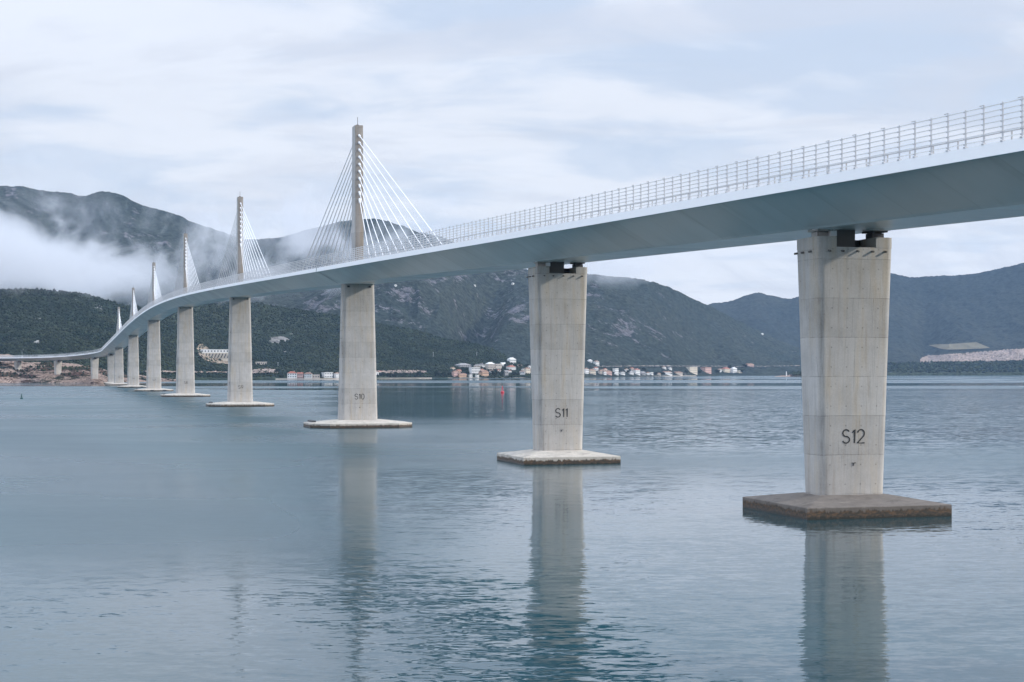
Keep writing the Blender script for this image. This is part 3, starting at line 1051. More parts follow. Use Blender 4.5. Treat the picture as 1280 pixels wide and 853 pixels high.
def make_pier(num, s, kind):
    p, d, n = frame(s)
    rz = math.atan2(n.y, n.x)
    root_z = 0.0
    if kind == 'land':
        root_z = drop(p.x, p.y) - 1.5
    fz = zf(s) - FLD                                      # underside of the girder
    low = kind != 'tall'
    if low:
        top = fz - 0.95
        wt_, dt_, wb_, db_ = 9.5, 6.0, 8.15, 4.3
        r0 = 0.85
    else:
        top = fz - 0.03
        hgt = fz - 2.0
        wt_, dt_ = 9.0, 4.8
        wb_, db_ = 9.0 + hgt * 0.042, 4.8 + hgt * 0.045
        r0 = 1.0
    zb = root_z if kind == 'land' else 2.05
    loc = L((p.x, p.y, 0))
    mb = MB()
    rec_w, rec_z = (4.9, top - 1.15) if low else (0, top)
    zs = [zb, zb + (rec_z - zb) * .33, zb + (rec_z - zb) * .66, rec_z]
    rr = []
    for z in zs:
        k_ = (z - zb) / (top - zb)
        rr.append([Vector((x, y, z)) for x, y in rrect(wb_ + (wt_ - wb_) * k_, db_ + (dt_ - db_) * k_, r0)])
    mb.rings(rr)
    if low:
        # two horns either side of the recess carry the bearings
        for sg in (-1, 1):
            full = rrect(wt_, dt_, r0)
            x0 = sg * rec_w / 2
            ring = [(x, y) for x, y in full if x * sg > abs(x0)]
            ring = [(x0, -dt_ / 2)] + ring if False else ring
            if sg > 0:
                ring = [(x0, -dt_ / 2)] + ring + [(x0, dt_ / 2)]
            else:
                ring = [(x0, dt_ / 2)] + ring + [(x0, -dt_ / 2)]
            mb.rings([[Vector((x, y, rec_z - .02)) for x, y in ring], [Vector((x, y, top)) for x, y in ring]])
    pier = mb.build('pier', M['concrete'] if low else M['concrete_tall'], bridge, smooth=35)
    pier.location = loc
    pier.rotation_euler = (0, 0, rz)
    # front is local -Y (towards lower s)
    def face(x, z, proud):
        zz = 8.7 + z
        k_ = (zz - zb) / (top - zb)
        return Vector((x, -(db_ + (dt_ - db_) * k_) / 2 - proud, zz))
    if num in ('12', '11', '10', '9', '8', '7', '6', '5'):
        lettering('S' + num, face, 1.5, pier)
        mk = MB()
        mk.box(face(0.05, -3.0, 0.03), (0.5, 0.05, 0.07))
        mk.box(face(0.0, -3.18, 0.05), (0.12, 0.08, 0.26))
        mk.build('level_mark', M['dark_steel'], pier)
    if low:
        for sg in (-1, 1):
            b = MB()
            bx_ = sg * (wt_ / 2 - 1.35)
            b.box((bx_, -0.9, top + .29), (1.5, 1.5, .58))
            b.box((bx_, -0.9, fz - .16), (1.9, 2.6, .24))
            b.box((bx_, -0.9, top + .64), (1.15, 1.15, .16))
            b.build('bearing', M['concrete'] if sg < 0 else M['dark_steel'], pier)
            b = MB()
            b.box((sg * (wt_ / 2 - 1.55), -dt_ / 2 + .75, fz - .05), (2.6, 2.4, .10))
            b.build('bearing_plate', M['white'], pier)
        b = MB()
        b.box((-.78, 0.3, (rec_z + fz) / 2 + .08), (3.3, 2.6, fz - rec_z - .18))
        b.box((-.78, -1.05, rec_z + .30), (3.3, .1, .16))
        b.box((-2.0, -1.06, (rec_z + fz) / 2), (.12, .1, fz - rec_z - .3))
        b.build('shear_block', M['brown_steel'], pier)
        b = MB()
        b.box((1.72, 1.2, rec_z + .55), (1.3, 1.2, 1.08))
        b.box((1.3, .5, rec_z + .5), (.1, .1, 1.0))
        b.build('recess_dark', M['dark_steel'], pier)  # dark box stands in for the shaded inside of the recess
        b = MB()
        b.box((-wt_ / 2 + 2.35, -1.9, top + .42), (.75, .6, .62))
        b.build('junction_box', M['white'], pier)
        # drain spouts round the head
        for (x, y, ax) in [(x_, -dt_ / 2, (0, -1)) for x_ in (-3.4, -1.75, .1, 1.95, 3.55)] + \
                [(-wt_ / 2, y_, (-1, 0)) for y_ in (2.3, .6, -1.3)] + [(wt_ / 2, y_, (1, 0)) for y_ in (-1.2, 1.2)]:
            b = MB()
            a = Vector((x, y, rec_z - .42))
            b.tube(a - Vector((*ax, 0)) * .2, a + Vector((*ax, -.25)) * .34, .12, 8)
            b.build('drain_spout', M['spout'], pier)
    else:
        for q in (-1, 1):
            b = MB()
            b.box((q * 3.1, -dt_ / 2 - .08, top - .8), (.7, .3, .5))
            b.build('inspection_bracket', M['dark_steel'], pier)
    # pile cap
    if kind != 'land':
        c = MB()
        if low:
            o = [(-8.75, -8.5), (8.75, -8.5), (8.75, 8.5), (-8.75, 8.5)]
        else:
            o = [(-9.8, -11.2), (9.8, -11.2), (14.6, -6.2), (14.6, 6.2), (9.8, 11.2), (-9.8, 11.2), (-14.6, 6.2), (-14.6, -6.2)]
        ins = rrect(wb_ + .8, db_ + .8, r0)
        c.rings([[Vector((x, y, -2.5)) for x, y in o], [Vector((x, y, 1.22)) for x, y in o], [Vector((x * .992, y * .992, 1.29)) for x, y in o],
                 [Vector((x * .48, y * .32, 2.10)) for x, y in o]])
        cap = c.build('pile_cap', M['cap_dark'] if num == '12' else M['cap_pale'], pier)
        if kind == 'tall':
            b = MB()
            b.box((-12.9, 2.0, 1.55), (1.0, 9.0, .7))
            b.build('landing_recess_dark', M['dark_steel'], cap)  # dark box stands in for the shade of the sunken boat landing
        if num in ('7', '6'):
            for x in (-2.0, 7.5):
                b = MB()
                b.tube((x - 1.2, -11.35, .55), (x + 1.2, -11.35, .55), .5, 10)
                b.build('fender', M['letter'], cap)
    return pier


PIER = {}
for num, s, kind in SPEC:
    PIER[num] = make_pier(num, s, kind)

# ------------------------------------------------------------------ pylons and stay cables
proto_cable = {}


def make_pylon(s, last=False):
    p, d, n = frame(s)
    rz = math.atan2(n.y, n.x)
    zb = zf(s) + FAS + .02
    ht = 40.6
    mb = MB()
    w0, d0, w1, d1 = 2.5, 6.2, 2.35, 4.6
    q = []
    for k_ in (0, .25, .5, .75, 1):
        ww, dd = w0 + (w1 - w0) * k_, d0 + (d1 - d0) * k_
        q.append([Vector((x, y, ht * k_)) for x, y in rrect(ww, dd, .18, 2)])
    mb.rings(q)
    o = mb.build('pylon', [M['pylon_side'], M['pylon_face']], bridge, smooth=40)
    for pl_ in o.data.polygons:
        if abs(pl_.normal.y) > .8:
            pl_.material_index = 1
    loc = L((p.x, p.y, zb))
    o.location = loc
    o.rotation_euler = (0, 0, rz)
    r_ = MB()
    r_.tube((0, 0, ht), (0, 0, ht + 2.6), .07, 6)
    r_.lathe([(.001, ht), (.35, ht), (.35, ht + .45), (.001, ht + .5)], n=10)
    r_.build('lightning_rod', M['dark_steel'], o)
    slope = (zf(s + 60) - zf(s - 60)) / 120
    allc = MB()
    for sg in (-1, 1):
        for i in range(10):
            zt = ht - 2.9 - 2.03 * i
            ds = sg * (109.0 - 9.9 * i)
            face_y = sg * (d0 + (d1 - d0) * zt / ht) / 2
            zd = zf(s + ds) - zf(s) + .1
            a = Vector((0, face_y + sg * .25, zt - .1))
            b = Vector((0, ds, zd))
            mb = allc if last else MB()
            mb.tube(a, b, .12, 6)
            u = (b - a).normalized()
            mb.tube(a - u * .2, a + u * 1.5, .36, 8, .30)           # anchor socket at the pylon
            mb.tube(b - u * 3.2, b, .26, 8)                         # guide pipe at the deck
            if not last:
                mb.build('stay_cable', M['cable'], o)
    if last:
        tag(allc.build('stay_cables', M['cable'], o), kind='stuff')
    return o


for i, s in enumerate(PYL):
    make_pylon(s, i == 5)

# ------------------------------------------------------------------ wind barriers: posts, rails, guardrail


def post_mesh(cap):
    mb = MB()
    mb.box((0, 0, 1.66), (.09, .11, 3.32))
    for j in range(7):
        z = 3.12 - j * .47
        mb.box((.09, 0.06, z), (.13, .17, .11))
    if cap:
        mb.box((.28, .0, 3.36), (.75, .08, .06))
    mb.box((0, 0, .06), (.32, .34, .12))
    return mb.mesh('post')


ME_POST = {True: post_mesh(True), False: post_mesh(False)}
for m_ in ME_POST.values():
    m_.materials.append(M['galv'])

for sg in (-1, 1):
    off = sg * (HW - .22)
    bar = empty('wind_barrier', (0, 0, 0))
    bar.parent = bridge
    stn = [s for s in STN if s < 2290]
    for j in range(7):
        z = FAS + 3.20 - j * .47
        o2 = off - sg * .09
        sweep_uv('rail', [(o2 - .05, z - .045), (o2 + .05, z - .045), (o2 + .05, z + .045), (o2 - .05, z + .045)], M['white'], bar, stations=stn)
    # thick guardrail a little inside, on short posts
    gz = FAS + .98
    g0 = off - sg * .75
    gr = sweep_uv('guardrail', [(g0 - .06, gz - .10), (g0 + .06, gz - .10), (g0 + .06, gz + .10), (g0 - .06, gz + .10)], M['galv'], bar, stations=stn)
    gp = MB()
    s = -390.0
    while s < 900:
        q = L(pt(s, g0, FAS))
        gp.box(q + Vector((0, 0, .45)), (.10, .12, .98), ux=frame(s)[2], uy=frame(s)[1])
        s += 4.2
    tag(gp.build('guardrail_posts', M['galv'], bar), kind='stuff')
    # posts: the hundred nearest singly, the rest as one
    s0, sp = -69.72 if sg < 0 else -42.0, 2.87
    rest = MB()
    i = 0
    nsingle = 70 if sg < 0 else 30
    s = s0
    pv_, pf_ = [], []
    tmpl = {k_: (np.array([v.co for v in m_.vertices]), [tuple(p.vertices) for p in m_.polygons]) for k_, m_ in ME_POST.items()}
    i = -110
    s = s0 + i * sp
    while s < 2285:
        q = L(pt(s, off, FAS))
        d_, n_ = frame(s)[1], frame(s)[2]
        # post local x points inboard/along; keep brackets on the inner side
        rz = math.atan2(d_.y, d_.x)
        if 0 <= i < nsingle:
            o = bpy.data.objects.new('post', ME_POST[i % 2 == 0])
            COL.objects.link(o)
            o.parent = bar
            o.location = q
            o.rotation_euler = (0, 0, rz)
        else:
            tv, tf_ = tmpl[i % 2 == 0]
            c_, s_ = math.cos(rz), math.sin(rz)
            b0 = len(rest.v)
            for v in tv:
                rest.v.append((q.x + c_ * v[0] - s_ * v[1], q.y + s_ * v[0] + c_ * v[1], q.z + v[2]))
            for f_ in tf_:
                rest.f.append(tuple(b0 + k_ for k_ in f_))
                rest.mi.append(0)
        s += sp
        i += 1
    me = bpy.data.meshes.new('posts')
    me.from_pydata(rest.v, [], rest.f)
    o = link('posts', me, M['galv'], bar)
    tag(o, kind='stuff')

# ------------------------------------------------------------------ low cloud on the mountain side
def fog_bank(name, lo, hi, dens, cover, seed, spans):
    """box of drifting cloud; spans shape its outline in box coordinates"""
    mb = MB()
    c = [(a + b) / 2 for a, b in zip(lo, hi)]
    s_ = [b - a for a, b in zip(lo, hi)]
    mb.box((0, 0, 0), s_)
    m_, t, p, out = mat(name + '_air')
    t.t.nodes.remove(p)
    g = t.n('ShaderNodeTexCoord').outputs['Object']
    x, y, z = t.xyz(g)
    gx = t.m('ADD', t.m('DIVIDE', x, s_[0]), 0.5)
    gy = t.m('ADD', t.m('DIVIDE', y, s_[1]), 0.5)
    gz = t.m('ADD', t.m('DIVIDE', z, s_[2]), 0.5)
    n_big = t.noise(t.mapping(g, scale=(0.0060, 0.0034, 0.0060), rot=(0, R(-24), 0), loc=(seed, seed * .7, 0)), 1.0, 7, 0.64, distort=0.9)
    ax0, ax1, bx0, bx1, z0, z1, z2, z3, slope = spans
    gz2 = t.m('ADD', gz, t.m('MULTIPLY', gx, slope))
    ex = t.m('MULTIPLY', t.step(gx, ax0, ax1), t.step(gx, bx0, bx1, 1, 0))
    ez = t.m('MULTIPLY', t.step(gz, z0, z1), t.step(gz2, z2, z3, 1, 0))
    ey = t.m('MULTIPLY', t.step(gy, 0.0, 0.2), t.step(gy, .8, 1.0, 1, 0))
    e = t.m('MULTIPLY', t.m('MULTIPLY', ex, ez), ey)
    d = t.m('ADD', t.m('MULTIPLY', e, cover), t.m('MULTIPLY', t.m('SUBTRACT', n_big, 0.5), 3.6))
    d = t.m('MULTIPLY', t.m('MAXIMUM', t.m('SUBTRACT', d, 0.36), 0.0), dens)
    d = t.m('MULTIPLY', d, t.step(e, 0.0, 0.15))
    pv_ = t.n('ShaderNodeVolumePrincipled')
    pv_.inputs['Color'].default_value = (0.84, 0.855, 0.89, 1)
    t.put(pv_.inputs['Density'], d)
    pv_.inputs['Anisotropy'].default_value = 0.2
    m_.node_tree.links.new(pv_.outputs[0], out.inputs['Volume'])
    o = mb.build(name, m_)
    o.location = c
    tag(o, kind='stuff')
    return o


fog_bank('low_cloud', (-1950, 2450, 138), (-250, 4350, 560), 0.0115, 0.82, 3.0, (-.1, .05, .46, 1.08, .0, .24, .22, .90, .24))
fog_bank('low_cloud', (-760, 4300, 260), (60, 4900, 560), 0.008, 0.50, 9.0, (0, .25, .6, 1.0, .0, .35, .35, 1.0, 0))
fog_bank('low_cloud', (180, 4700, 250), (620, 5400, 420), 0.006, 0.55, 5.0, (0, .3, .5, 1.0, .05, .4, .5, 1.0, .1))

# ------------------------------------------------------------------ houses along the far shore
WALL = {
    'white': plain('white_render', (0.70, 0.69, 0.67), 0.8, 0.2, 0.3),
    'cream': plain('cream_render', (0.62, 0.54, 0.43), 0.8, 0.2, 0.3),
    'beige': plain('beige_render', (0.48, 0.42, 0.36), 0.8, 0.2, 0.3),
    'pink': plain('pink_render', (0.56, 0.36, 0.31), 0.8, 0.2, 0.3),
    'orange': plain('orange_render', (0.52, 0.33, 0.22), 0.8, 0.2, 0.3),
    'grey': plain('grey_stone', (0.30, 0.29, 0.29), 0.9, 0.35, 0.3),
}
ROOF = {
    'red': plain('red_roof_tiles', (0.30, 0.11, 0.075), 0.9, 0.3, 0.5),
    'brown': plain('brown_roof_tiles', (0.23, 0.14, 0.10), 0.9, 0.3, 0.5),
    'dark': plain('dark_roof', (0.09, 0.085, 0.085), 0.9, 0.3, 0.5),
    'white': plain('flat_white_roof', (0.62, 0.61, 0.60), 0.8, 0.1, 0.5),
    'grey': plain('grey_roof', (0.27, 0.26, 0.26), 0.9, 0.2, 0.5),
}
M['glass'] = plain('window_glass', (0.05, 0.06, 0.075), 0.25, 0.3, 0.5)


def slope_rot(x, y):
    gx_, gy_ = drop(x + 12, y + 8) - drop(x - 12, y + 8), drop(x, y + 22) - drop(x, y - 4)
    a = math.atan2(gy_, gx_) - math.pi / 2
    return max(-.75, min(.75, a)) + random.uniform(-.12, .12)


def house(label, px, base, wpx, hpx, wall='white', roof='red', floors=2, shape='hip', rot=None, name='house', group='houses of the village on the far shore'):
    g = ground(px, base)
    if g is None or g.y > 9000:
        g = at(px, base, 4200)
    k_ = g.y / F
    W, Ht = wpx * k_ * 1.1, hpx * k_ * 1.12
    Dp = max(W * .62, 5.0)
    gz = drop(g.x, g.y)
    root = empty(name, (g.x, g.y, gz - .6), rot if rot is not None else slope_rot(g.x, g.y))
    tag(root, label, name.replace('_', ' '), group)
    rh = 0.0 if shape == 'flat' else min(Ht * .30, W * .22)
    wh = Ht - rh + .6
    b = MB()
    b.box((0, Dp / 2, wh / 2 - 4), (W, Dp, wh + 8))
    b.build('wall', WALL[wall], root)
    r_ = MB()
    e = .35
    if shape == 'flat':
        r_.box((0, Dp / 2, wh + .2), (W + .6, Dp + .6, .4))
    elif shape == 'gable':
        sec = lambda x: [(x, -e, wh - .1), (x, Dp + e, wh - .1), (x, Dp / 2, wh + rh)]
        r_.rings([sec(-W / 2 - e), sec(W / 2 + e)])
    else:
        r_.rings([[(-W / 2 - e, -e, wh), (W / 2 + e, -e, wh), (W / 2 + e, Dp + e, wh), (-W / 2 - e, Dp + e, wh)],
                  [(-W * .2, Dp * .45, wh + rh), (W * .2, Dp * .45, wh + rh), (W * .2, Dp * .55, wh + rh), (-W * .2, Dp * .55, wh + rh)]])
    rf = r_.build('roof', ROOF[roof], root)
    if shape != 'flat' and W > 9:
        c_ = MB()
        c_.box((W * .22, Dp * .45, wh + rh * .7), (.9, .9, rh * 1.1))
        c_.build('chimney', WALL[wall], rf)
    fl = max(1, min(floors, int(wh / 2.6)))
    nwin = max(1, min(6, int(W / 3.4)))
    fh = wh / fl
    for i in range(fl):
        for j in range(nwin):
            q = MB()
            q.box((-W / 2 + W * (j + .5) / nwin, -.03, fh * (i + .55)), (min(1.9, W / nwin * .52), .12, min(2.1, fh * .6)))
            q.build('window', M['glass'], root)
    return root


HS = [
    ('tall three-storey pink-topped white villa at the water between piers S9 and S10', 365, 475, 10.5, 9.5, 'white', 'red', 3, 'hip'),
    ('narrow reddish house squeezed beside the tall pink-topped villa', 375, 474, 6.5, 7.5, 'pink', 'red', 2, 'gable'),
    ('white two-storey house with brown roof just right of the narrow reddish house', 385, 475, 8.5, 8.5, 'white', 'brown', 3, 'hip'),
    ('long low beige shed between the two white house groups left of pier S10', 395, 474, 8, 5, 'beige', 'grey', 1, 'flat'),
    ('wide white flat-roofed house standing alone on the shore left of pier S10', 411, 472.5, 11, 6, 'white', 'white', 2, 'flat'),
    ('white house half hidden by the left edge of pier S10', 422.5, 473, 6, 6.5, 'white', 'brown', 2, 'hip'),
    ('long pale industrial hall low on the green slope right of pier S9', 327, 456, 12, 3, 'beige', 'white', 1, 'flat'),
    ('small white boat shed at the right edge of pier S10', 471, 470, 5, 4, 'white', 'white', 1, 'flat'),
    ('pink house at the left end of the village left of pier S11', 570, 471.5, 6, 7, 'pink', 'brown', 2, 'gable'),
    ('low orange-brown house on the waterfront right of the pink end house', 579, 471.8, 11, 4.5, 'orange', 'brown', 1, 'gable'),
    ('large grey stone house with grey roof, high at the left end of the village', 582, 461, 16, 6, 'grey', 'grey', 2, 'hip'),
    ('wide white apartment house with tall openings, in the middle of the left village half', 595, 468.5, 11, 8, 'white', 'white', 3, 'flat'),
    ('white house with dark roof above the wide white apartment house', 603, 460, 8, 5, 'white', 'dark', 2, 'hip'),
    ('tan orange house with broad front near the water below the big beige house', 607, 472, 10, 8, 'orange', 'brown', 2, 'gable'),
    ('big beige house with pale roof above the tan orange house', 614.5, 463, 9.5, 9, 'beige', 'white', 3, 'hip'),
    ('beige terraced house with dark openings right of the big beige house', 623.5, 463, 8.5, 7, 'beige', 'grey', 2, 'flat'),
    ('white house with arched pale roof below the lone white house on the slope', 630.5, 459, 7, 5, 'white', 'white', 1, 'gable'),
    ('lone large white house, highest of the village, on the slope left of pier S11', 641.5, 455, 9, 7, 'white', 'white', 2, 'hip'),
    ('white house with bright red roof just below the highest white house', 641, 464, 9.5, 6.5, 'white', 'red', 2, 'hip'),
    ('grey house between dark trees on the waterfront under the red roof', 633.5, 471.5, 5, 7.5, 'grey', 'grey', 2, 'gable'),
    ('white cottage on the waterfront near the left edge of pier S11', 652.5, 470.5, 6, 6.5, 'white', 'brown', 2, 'hip'),
    ('cream house touching the left edge of pier S11', 660.5, 468.5, 7, 8, 'cream', 'brown', 2, 'hip'),
    ('white house touching the right edge of pier S11', 734, 467.5, 6, 6.5, 'white', 'brown', 2, 'hip'),
    ('cream two-storey house second to the right of pier S11', 741.5, 468, 8.5, 6, 'cream', 'brown', 2, 'hip'),
    ('small beige house third to the right of pier S11', 752.5, 468, 6, 5, 'beige', 'brown', 2, 'gable'),
    ('long pinkish row house between the beige house and the white tower house', 761, 468.5, 10, 4.5, 'pink', 'brown', 1, 'gable'),
    ('tall narrow white tower-like house on the shore right of pier S11', 771, 469, 6, 7.5, 'white', 'brown', 3, 'flat'),
    ('low white house with dark roof right of the white tower-like house', 779, 468.8, 6.5, 4, 'white', 'dark', 1, 'gable'),
    ('plain white house left of the red-roofed shore house', 790, 468.8, 6.5, 4.5, 'white', 'grey', 2, 'gable'),
    ('white shore house with red roof, midway between pier S11 and the beige apartment block', 797.5, 468.7, 7, 7, 'white', 'red', 2, 'hip'),
    ('low grey house right of the red-roofed shore house', 804.5, 468.8, 7, 3.8, 'grey', 'grey', 1, 'gable'),
    ('tiny white hut alone on the shore', 815, 468.9, 4.5, 2.8, 'white', 'white', 1, 'flat'),
    ('long white bungalow with dark tree in front', 836, 469.2, 11, 4.5, 'white', 'brown', 1, 'gable'),
    ('long beige bungalow left of the beige apartment block', 849.5, 469.2, 11, 4, 'beige', 'brown', 1, 'gable'),
    ('small white upper house beside the right edge of pier S11, above the shore row', 738.5, 453, 5, 3, 'white', 'white', 1, 'hip'),
    ('white upper house on the slope above the small beige house', 747, 457, 6, 5.5, 'white', 'brown', 2, 'hip'),
    ('beige apartment block with many windows on the far shore', 867, 467.3, 13, 7.5, 'cream', 'white', 3, 'flat'),
    ('pink hotel-like block right of the beige apartment block', 885.5, 466.8, 11, 6.5, 'pink', 'red', 3, 'flat'),
    ('cream house with red roof left of the round white house', 909.5, 466, 10, 6, 'cream', 'red', 2, 'hip'),
    ('bright white house at the right end of the far shore village', 919, 466, 7, 6, 'white', 'white', 2, 'hip'),
    ('pale pink house by the slope road above the right end of the village', 939, 459, 9.5, 4, 'pink', 'brown', 1, 'gable'),
    ('small white house behind the cream second house right of pier S11', 746, 463.5, 5, 4, 'white', 'red', 1, 'hip'),
    ('small cream house behind the pinkish row house', 757.5, 464.6, 5, 3.6, 'cream', 'red', 1, 'hip'),
    ('small white house behind the low white dark-roofed shore house', 784, 464.8, 4.5, 3.4, 'white', 'brown', 1, 'hip'),
    ('small beige house above the plain white house on the shore', 791, 463, 4.5, 3, 'beige', 'red', 1, 'gable'),
    ('faded white house above the long white bungalow', 831, 461.5, 5, 3, 'white', 'brown', 1, 'hip'),
    ('faded white house above the long beige bungalow', 838.5, 462.5, 4.5, 3, 'white', 'grey', 1, 'hip'),
    ('small beige shed between the tiny shore hut and the long white bungalow', 824, 469.2, 5, 2.6, 'beige', 'brown', 1, 'gable'),
    ('small white cottage squeezed left of the cream house by pier S11', 655.5, 466, 4.5, 4.5, 'white', 'grey', 1, 'gable'),
    ('beige house with grey roof above the left end of the wide white apartment house', 596.5, 460.5, 5.5, 4.2, 'beige', 'grey', 2, 'hip'),
    ('small white house below the big beige house', 616, 467, 5, 4, 'white', 'brown', 1, 'gable'),
    ('small white house below the beige terraced house', 625, 466.4, 5, 4, 'white', 'red', 1, 'gable'),
    ('little white boathouse at the water below the wide white apartment house', 589, 472.3, 3.2, 4, 'white', 'grey', 1, 'gable'),
    ('second little white boathouse at the water, left of the tan orange house', 597.5, 472.3, 3.4, 3, 'white', 'grey', 1, 'flat'),
    ('small beige house on the slope right of the highest white house', 651, 459.5, 5, 3.6, 'beige', 'brown', 1, 'hip'),
    ('reddish house at the foot of the grey stone house', 574.5, 466.5, 5, 4, 'orange', 'red', 1, 'gable'),
    ('pale shed beside the bright white house at the right end of the village', 925.5, 466.5, 5, 3, 'cream', 'grey', 1, 'flat'),
    ('small white house between the pink block and the cream red-roofed house', 900.5, 465.5, 5, 4, 'white', 'brown', 1, 'hip'),
    ('small cream house left of the grey stone house, above the pink end house', 567, 463.5, 5, 4, 'cream', 'brown', 1, 'hip'),
    ('pale two-storey house between the wide white apartment house and the tan orange house', 603, 468, 5, 6, 'cream', 'red', 2, 'hip'),
    ('small white house between the grey waterfront house and the red roof', 637.5, 468, 4.5, 4.5, 'white', 'brown', 1, 'gable'),
    ('small white house just above the cream house at the left edge of pier S11', 663, 461.5, 4.5, 4, 'white', 'grey', 1, 'hip'),
    ('narrow white house between the beige third house and the pinkish row house', 756.6, 469, 3.6, 4.6, 'white', 'brown', 1, 'gable'),
    ('low white house left of the tiny shore hut', 810.5, 469, 4, 3.2, 'white', 'brown', 1, 'gable'),
    ('small white house between pier S10 and the cut bank, behind the boat shed', 476, 467.5, 4.5, 3.4, 'white', 'red', 1, 'hip'),
    ('tiny white hut high on the rocky mountain near the top of pier S10', 495, 358.5, 2.6, 2.4, 'white', 'white', 1, 'hip'),
    ('tiny white hut on the rocky mountain midway between piers S10 and S11', 594, 358.5, 2.2, 2.2, 'white', 'white', 1, 'hip'),
    ('tiny white hut on the mountain close to the head of pier S11', 640.5, 356, 2.4, 2.2, 'white', 'white', 1, 'hip'),
    ('tiny white hut alone on the mountain left of pier S12', 953.5, 419, 2.6, 2.2, 'white', 'white', 1, 'hip'),
    ('left, lower of two small white huts on the hill above the far bridge end', 45.2, 429.5, 1.8, 2.2, 'white', 'white', 1, 'hip'),
    ('right, taller of two small white huts on the hill above the far bridge end', 47.8, 429.2, 1.8, 3.2, 'white', 'white', 1, 'hip'),
]
for h in HS:
    house(*h)

# unfinished hotel on the hillside between piers S8 and S9
g = ground(268, 449)
k_ = g.y / F
root = empty('terraced_hotel', (g.x, g.y, drop(g.x, g.y)), 0.1)
tag(root, 'unfinished terraced hotel with white top storey on the cut slope between piers S8 and S9', 'hotel')
b = MB()
b.box((0, 8, 4), (38 * k_, 16, 16))
b.build('lower_terrace', WALL['cream'], root)
b = MB()
b.box((0, 14, 12 + 3.2), (35 * k_, 12, 6.4))
up_ = b.build('top_storey', WALL['white'], root)
for i in range(9):
    q = MB()
    q.box((-15.5 * k_ + i * 3.9 * k_, 7.9, 15.2), (2.2, .3, 2.6))
    q.build('window', M['glass'], up_)
for i in range(9):
    q = MB()
    a = Vector((-16 * k_ + i * 4 * k_, -.4, 2.0))
    q.tube(a, a + Vector((2.6 * k_, 0, 8.5)), .9, 5)
    q.build('buttress', M['dark_steel'], root)
draped('cut_slope', [(246, 440, 436), (250, 446, 431), (256, 451, 432.5), (262, 453, 438), (270, 455.5, 440), (280, 456, 440), (292, 456, 440)], M['tanrock'], 1.2, n=40, rows=14, bumpy=1.5)
draped('embankment', [(180, 466.8, 464.8), (220, 467, 465.6), (300, 467.4, 466.2), (313, 468, 464), (332, 467.5, 461.5), (348, 468, 464)], M['pinkrock'], 1.5, n=120, rows=6, bumpy=1.5)
draped('embankment', [(466, 468, 465), (490, 468, 464.4), (515, 468, 464), (533, 467, 465)], M['pinkrock'], 1.5, n=90, rows=6, bumpy=1.5)
draped('road', [(545, 466.6, 465.8), (575, 466, 465.2)], M['dullbank'], 1.0, n=40, rows=3)
draped('road', [(742, 459.6, 459.1), (800, 459.0, 458.1), (850, 458.9, 458.1), (930, 459.2, 458.7), (1000, 458.3, 457.8)], M['dullbank'], 1.0, n=160, rows=4, bumpy=2.0)

# sea walls
def quay(label, px0, px1, base, hpx):
    a, b_ = ground(px0, base - .6), ground(px1, base - .6)
    if a is None or b_ is None:
        return
    mb = MB()
    n = 24
    rr = []
    for i in range(n + 1):
        p = px0 + (px1 - px0) * i / n
        g_ = ground(p, base - .7)
        if g_ is None or g_.y > 6500:
            g_ = a
        rr.append([(g_.x, g_.y - 6, -1), (g_.x, g_.y - 2, -1), (g_.x, g_.y - 2, hpx), (g_.x, g_.y - 6, hpx)])
    mb.rings(rr)
    o = mb.build('sea_wall', WALL['beige'])
    tag(o, label, 'sea wall', 'low sea walls along the far shore')


quay('pale low sea wall in front of the tall pink-topped villa', 345, 425, 474.8, 1.6)
quay('pale low sea wall along the shore right of pier S10', 470, 540, 473.4, 1.6)
quay('pale low sea wall in front of the village left of pier S11', 560, 665, 472.6, 1.6)
quay('pale low sea wall in front of the shore row right of pier S11', 732, 870, 470.6, 1.8)
quay('pale low sea wall at the right end of the far village', 905, 965, 468.0, 1.8)

# ------------------------------------------------------------------ trees among the houses
M['bark'] = plain('bark', (0.10, 0.075, 0.055), 0.95, 0.3, 1.0)


def tree(label, px, base, hpx, wpx, group='dark trees among the houses on the far shore', seed=0):
    g_ = ground(px, base)
    if g_ is None or g_.y > 6500:
        return
    k = g_.y / F
    Hh, Wd = hpx * k, wpx * k
    root = empty('tree', (g_.x, g_.y, drop(g_.x, g_.y)))
    tag(root, label, 'tree', group)
    t = MB()
    t.tube((0, 0, -1), (0, 0, Hh * .5), Hh * .045, 6, Hh * .025)
    for a in range(4):
        t.tube((0, 0, Hh * .3), (math.cos(a * 1.6) * Wd * .3, math.sin(a * 1.6) * Wd * .3, Hh * .62), Hh * .02, 5, Hh * .01)
    t.build('trunk', M['bark'], root)
    r_ = np.random.default_rng(seed)
    n = 160
    v = r_.normal(size=(n, 3))
    v /= np.linalg.norm(v, axis=1)[:, None]
    v *= (r_.random(n) ** .45)[:, None]
    lobes = r_.normal(size=(5, 3)) * .35
    v = v * .62 + lobes[r_.integers(0, 5, n)]
    c = v * np.array([Wd / 2, Wd / 2, Hh * .40]) + np.array([0, 0, Hh * .60])
    V_, F_, T_ = clumps(c, np.full(n, Wd * .085) * (0.6 + .8 * r_.random(n)), np.full(n, Wd * .07), seed)
    tri_mesh('crown', V_, F_, T_, M['leaf'], root)


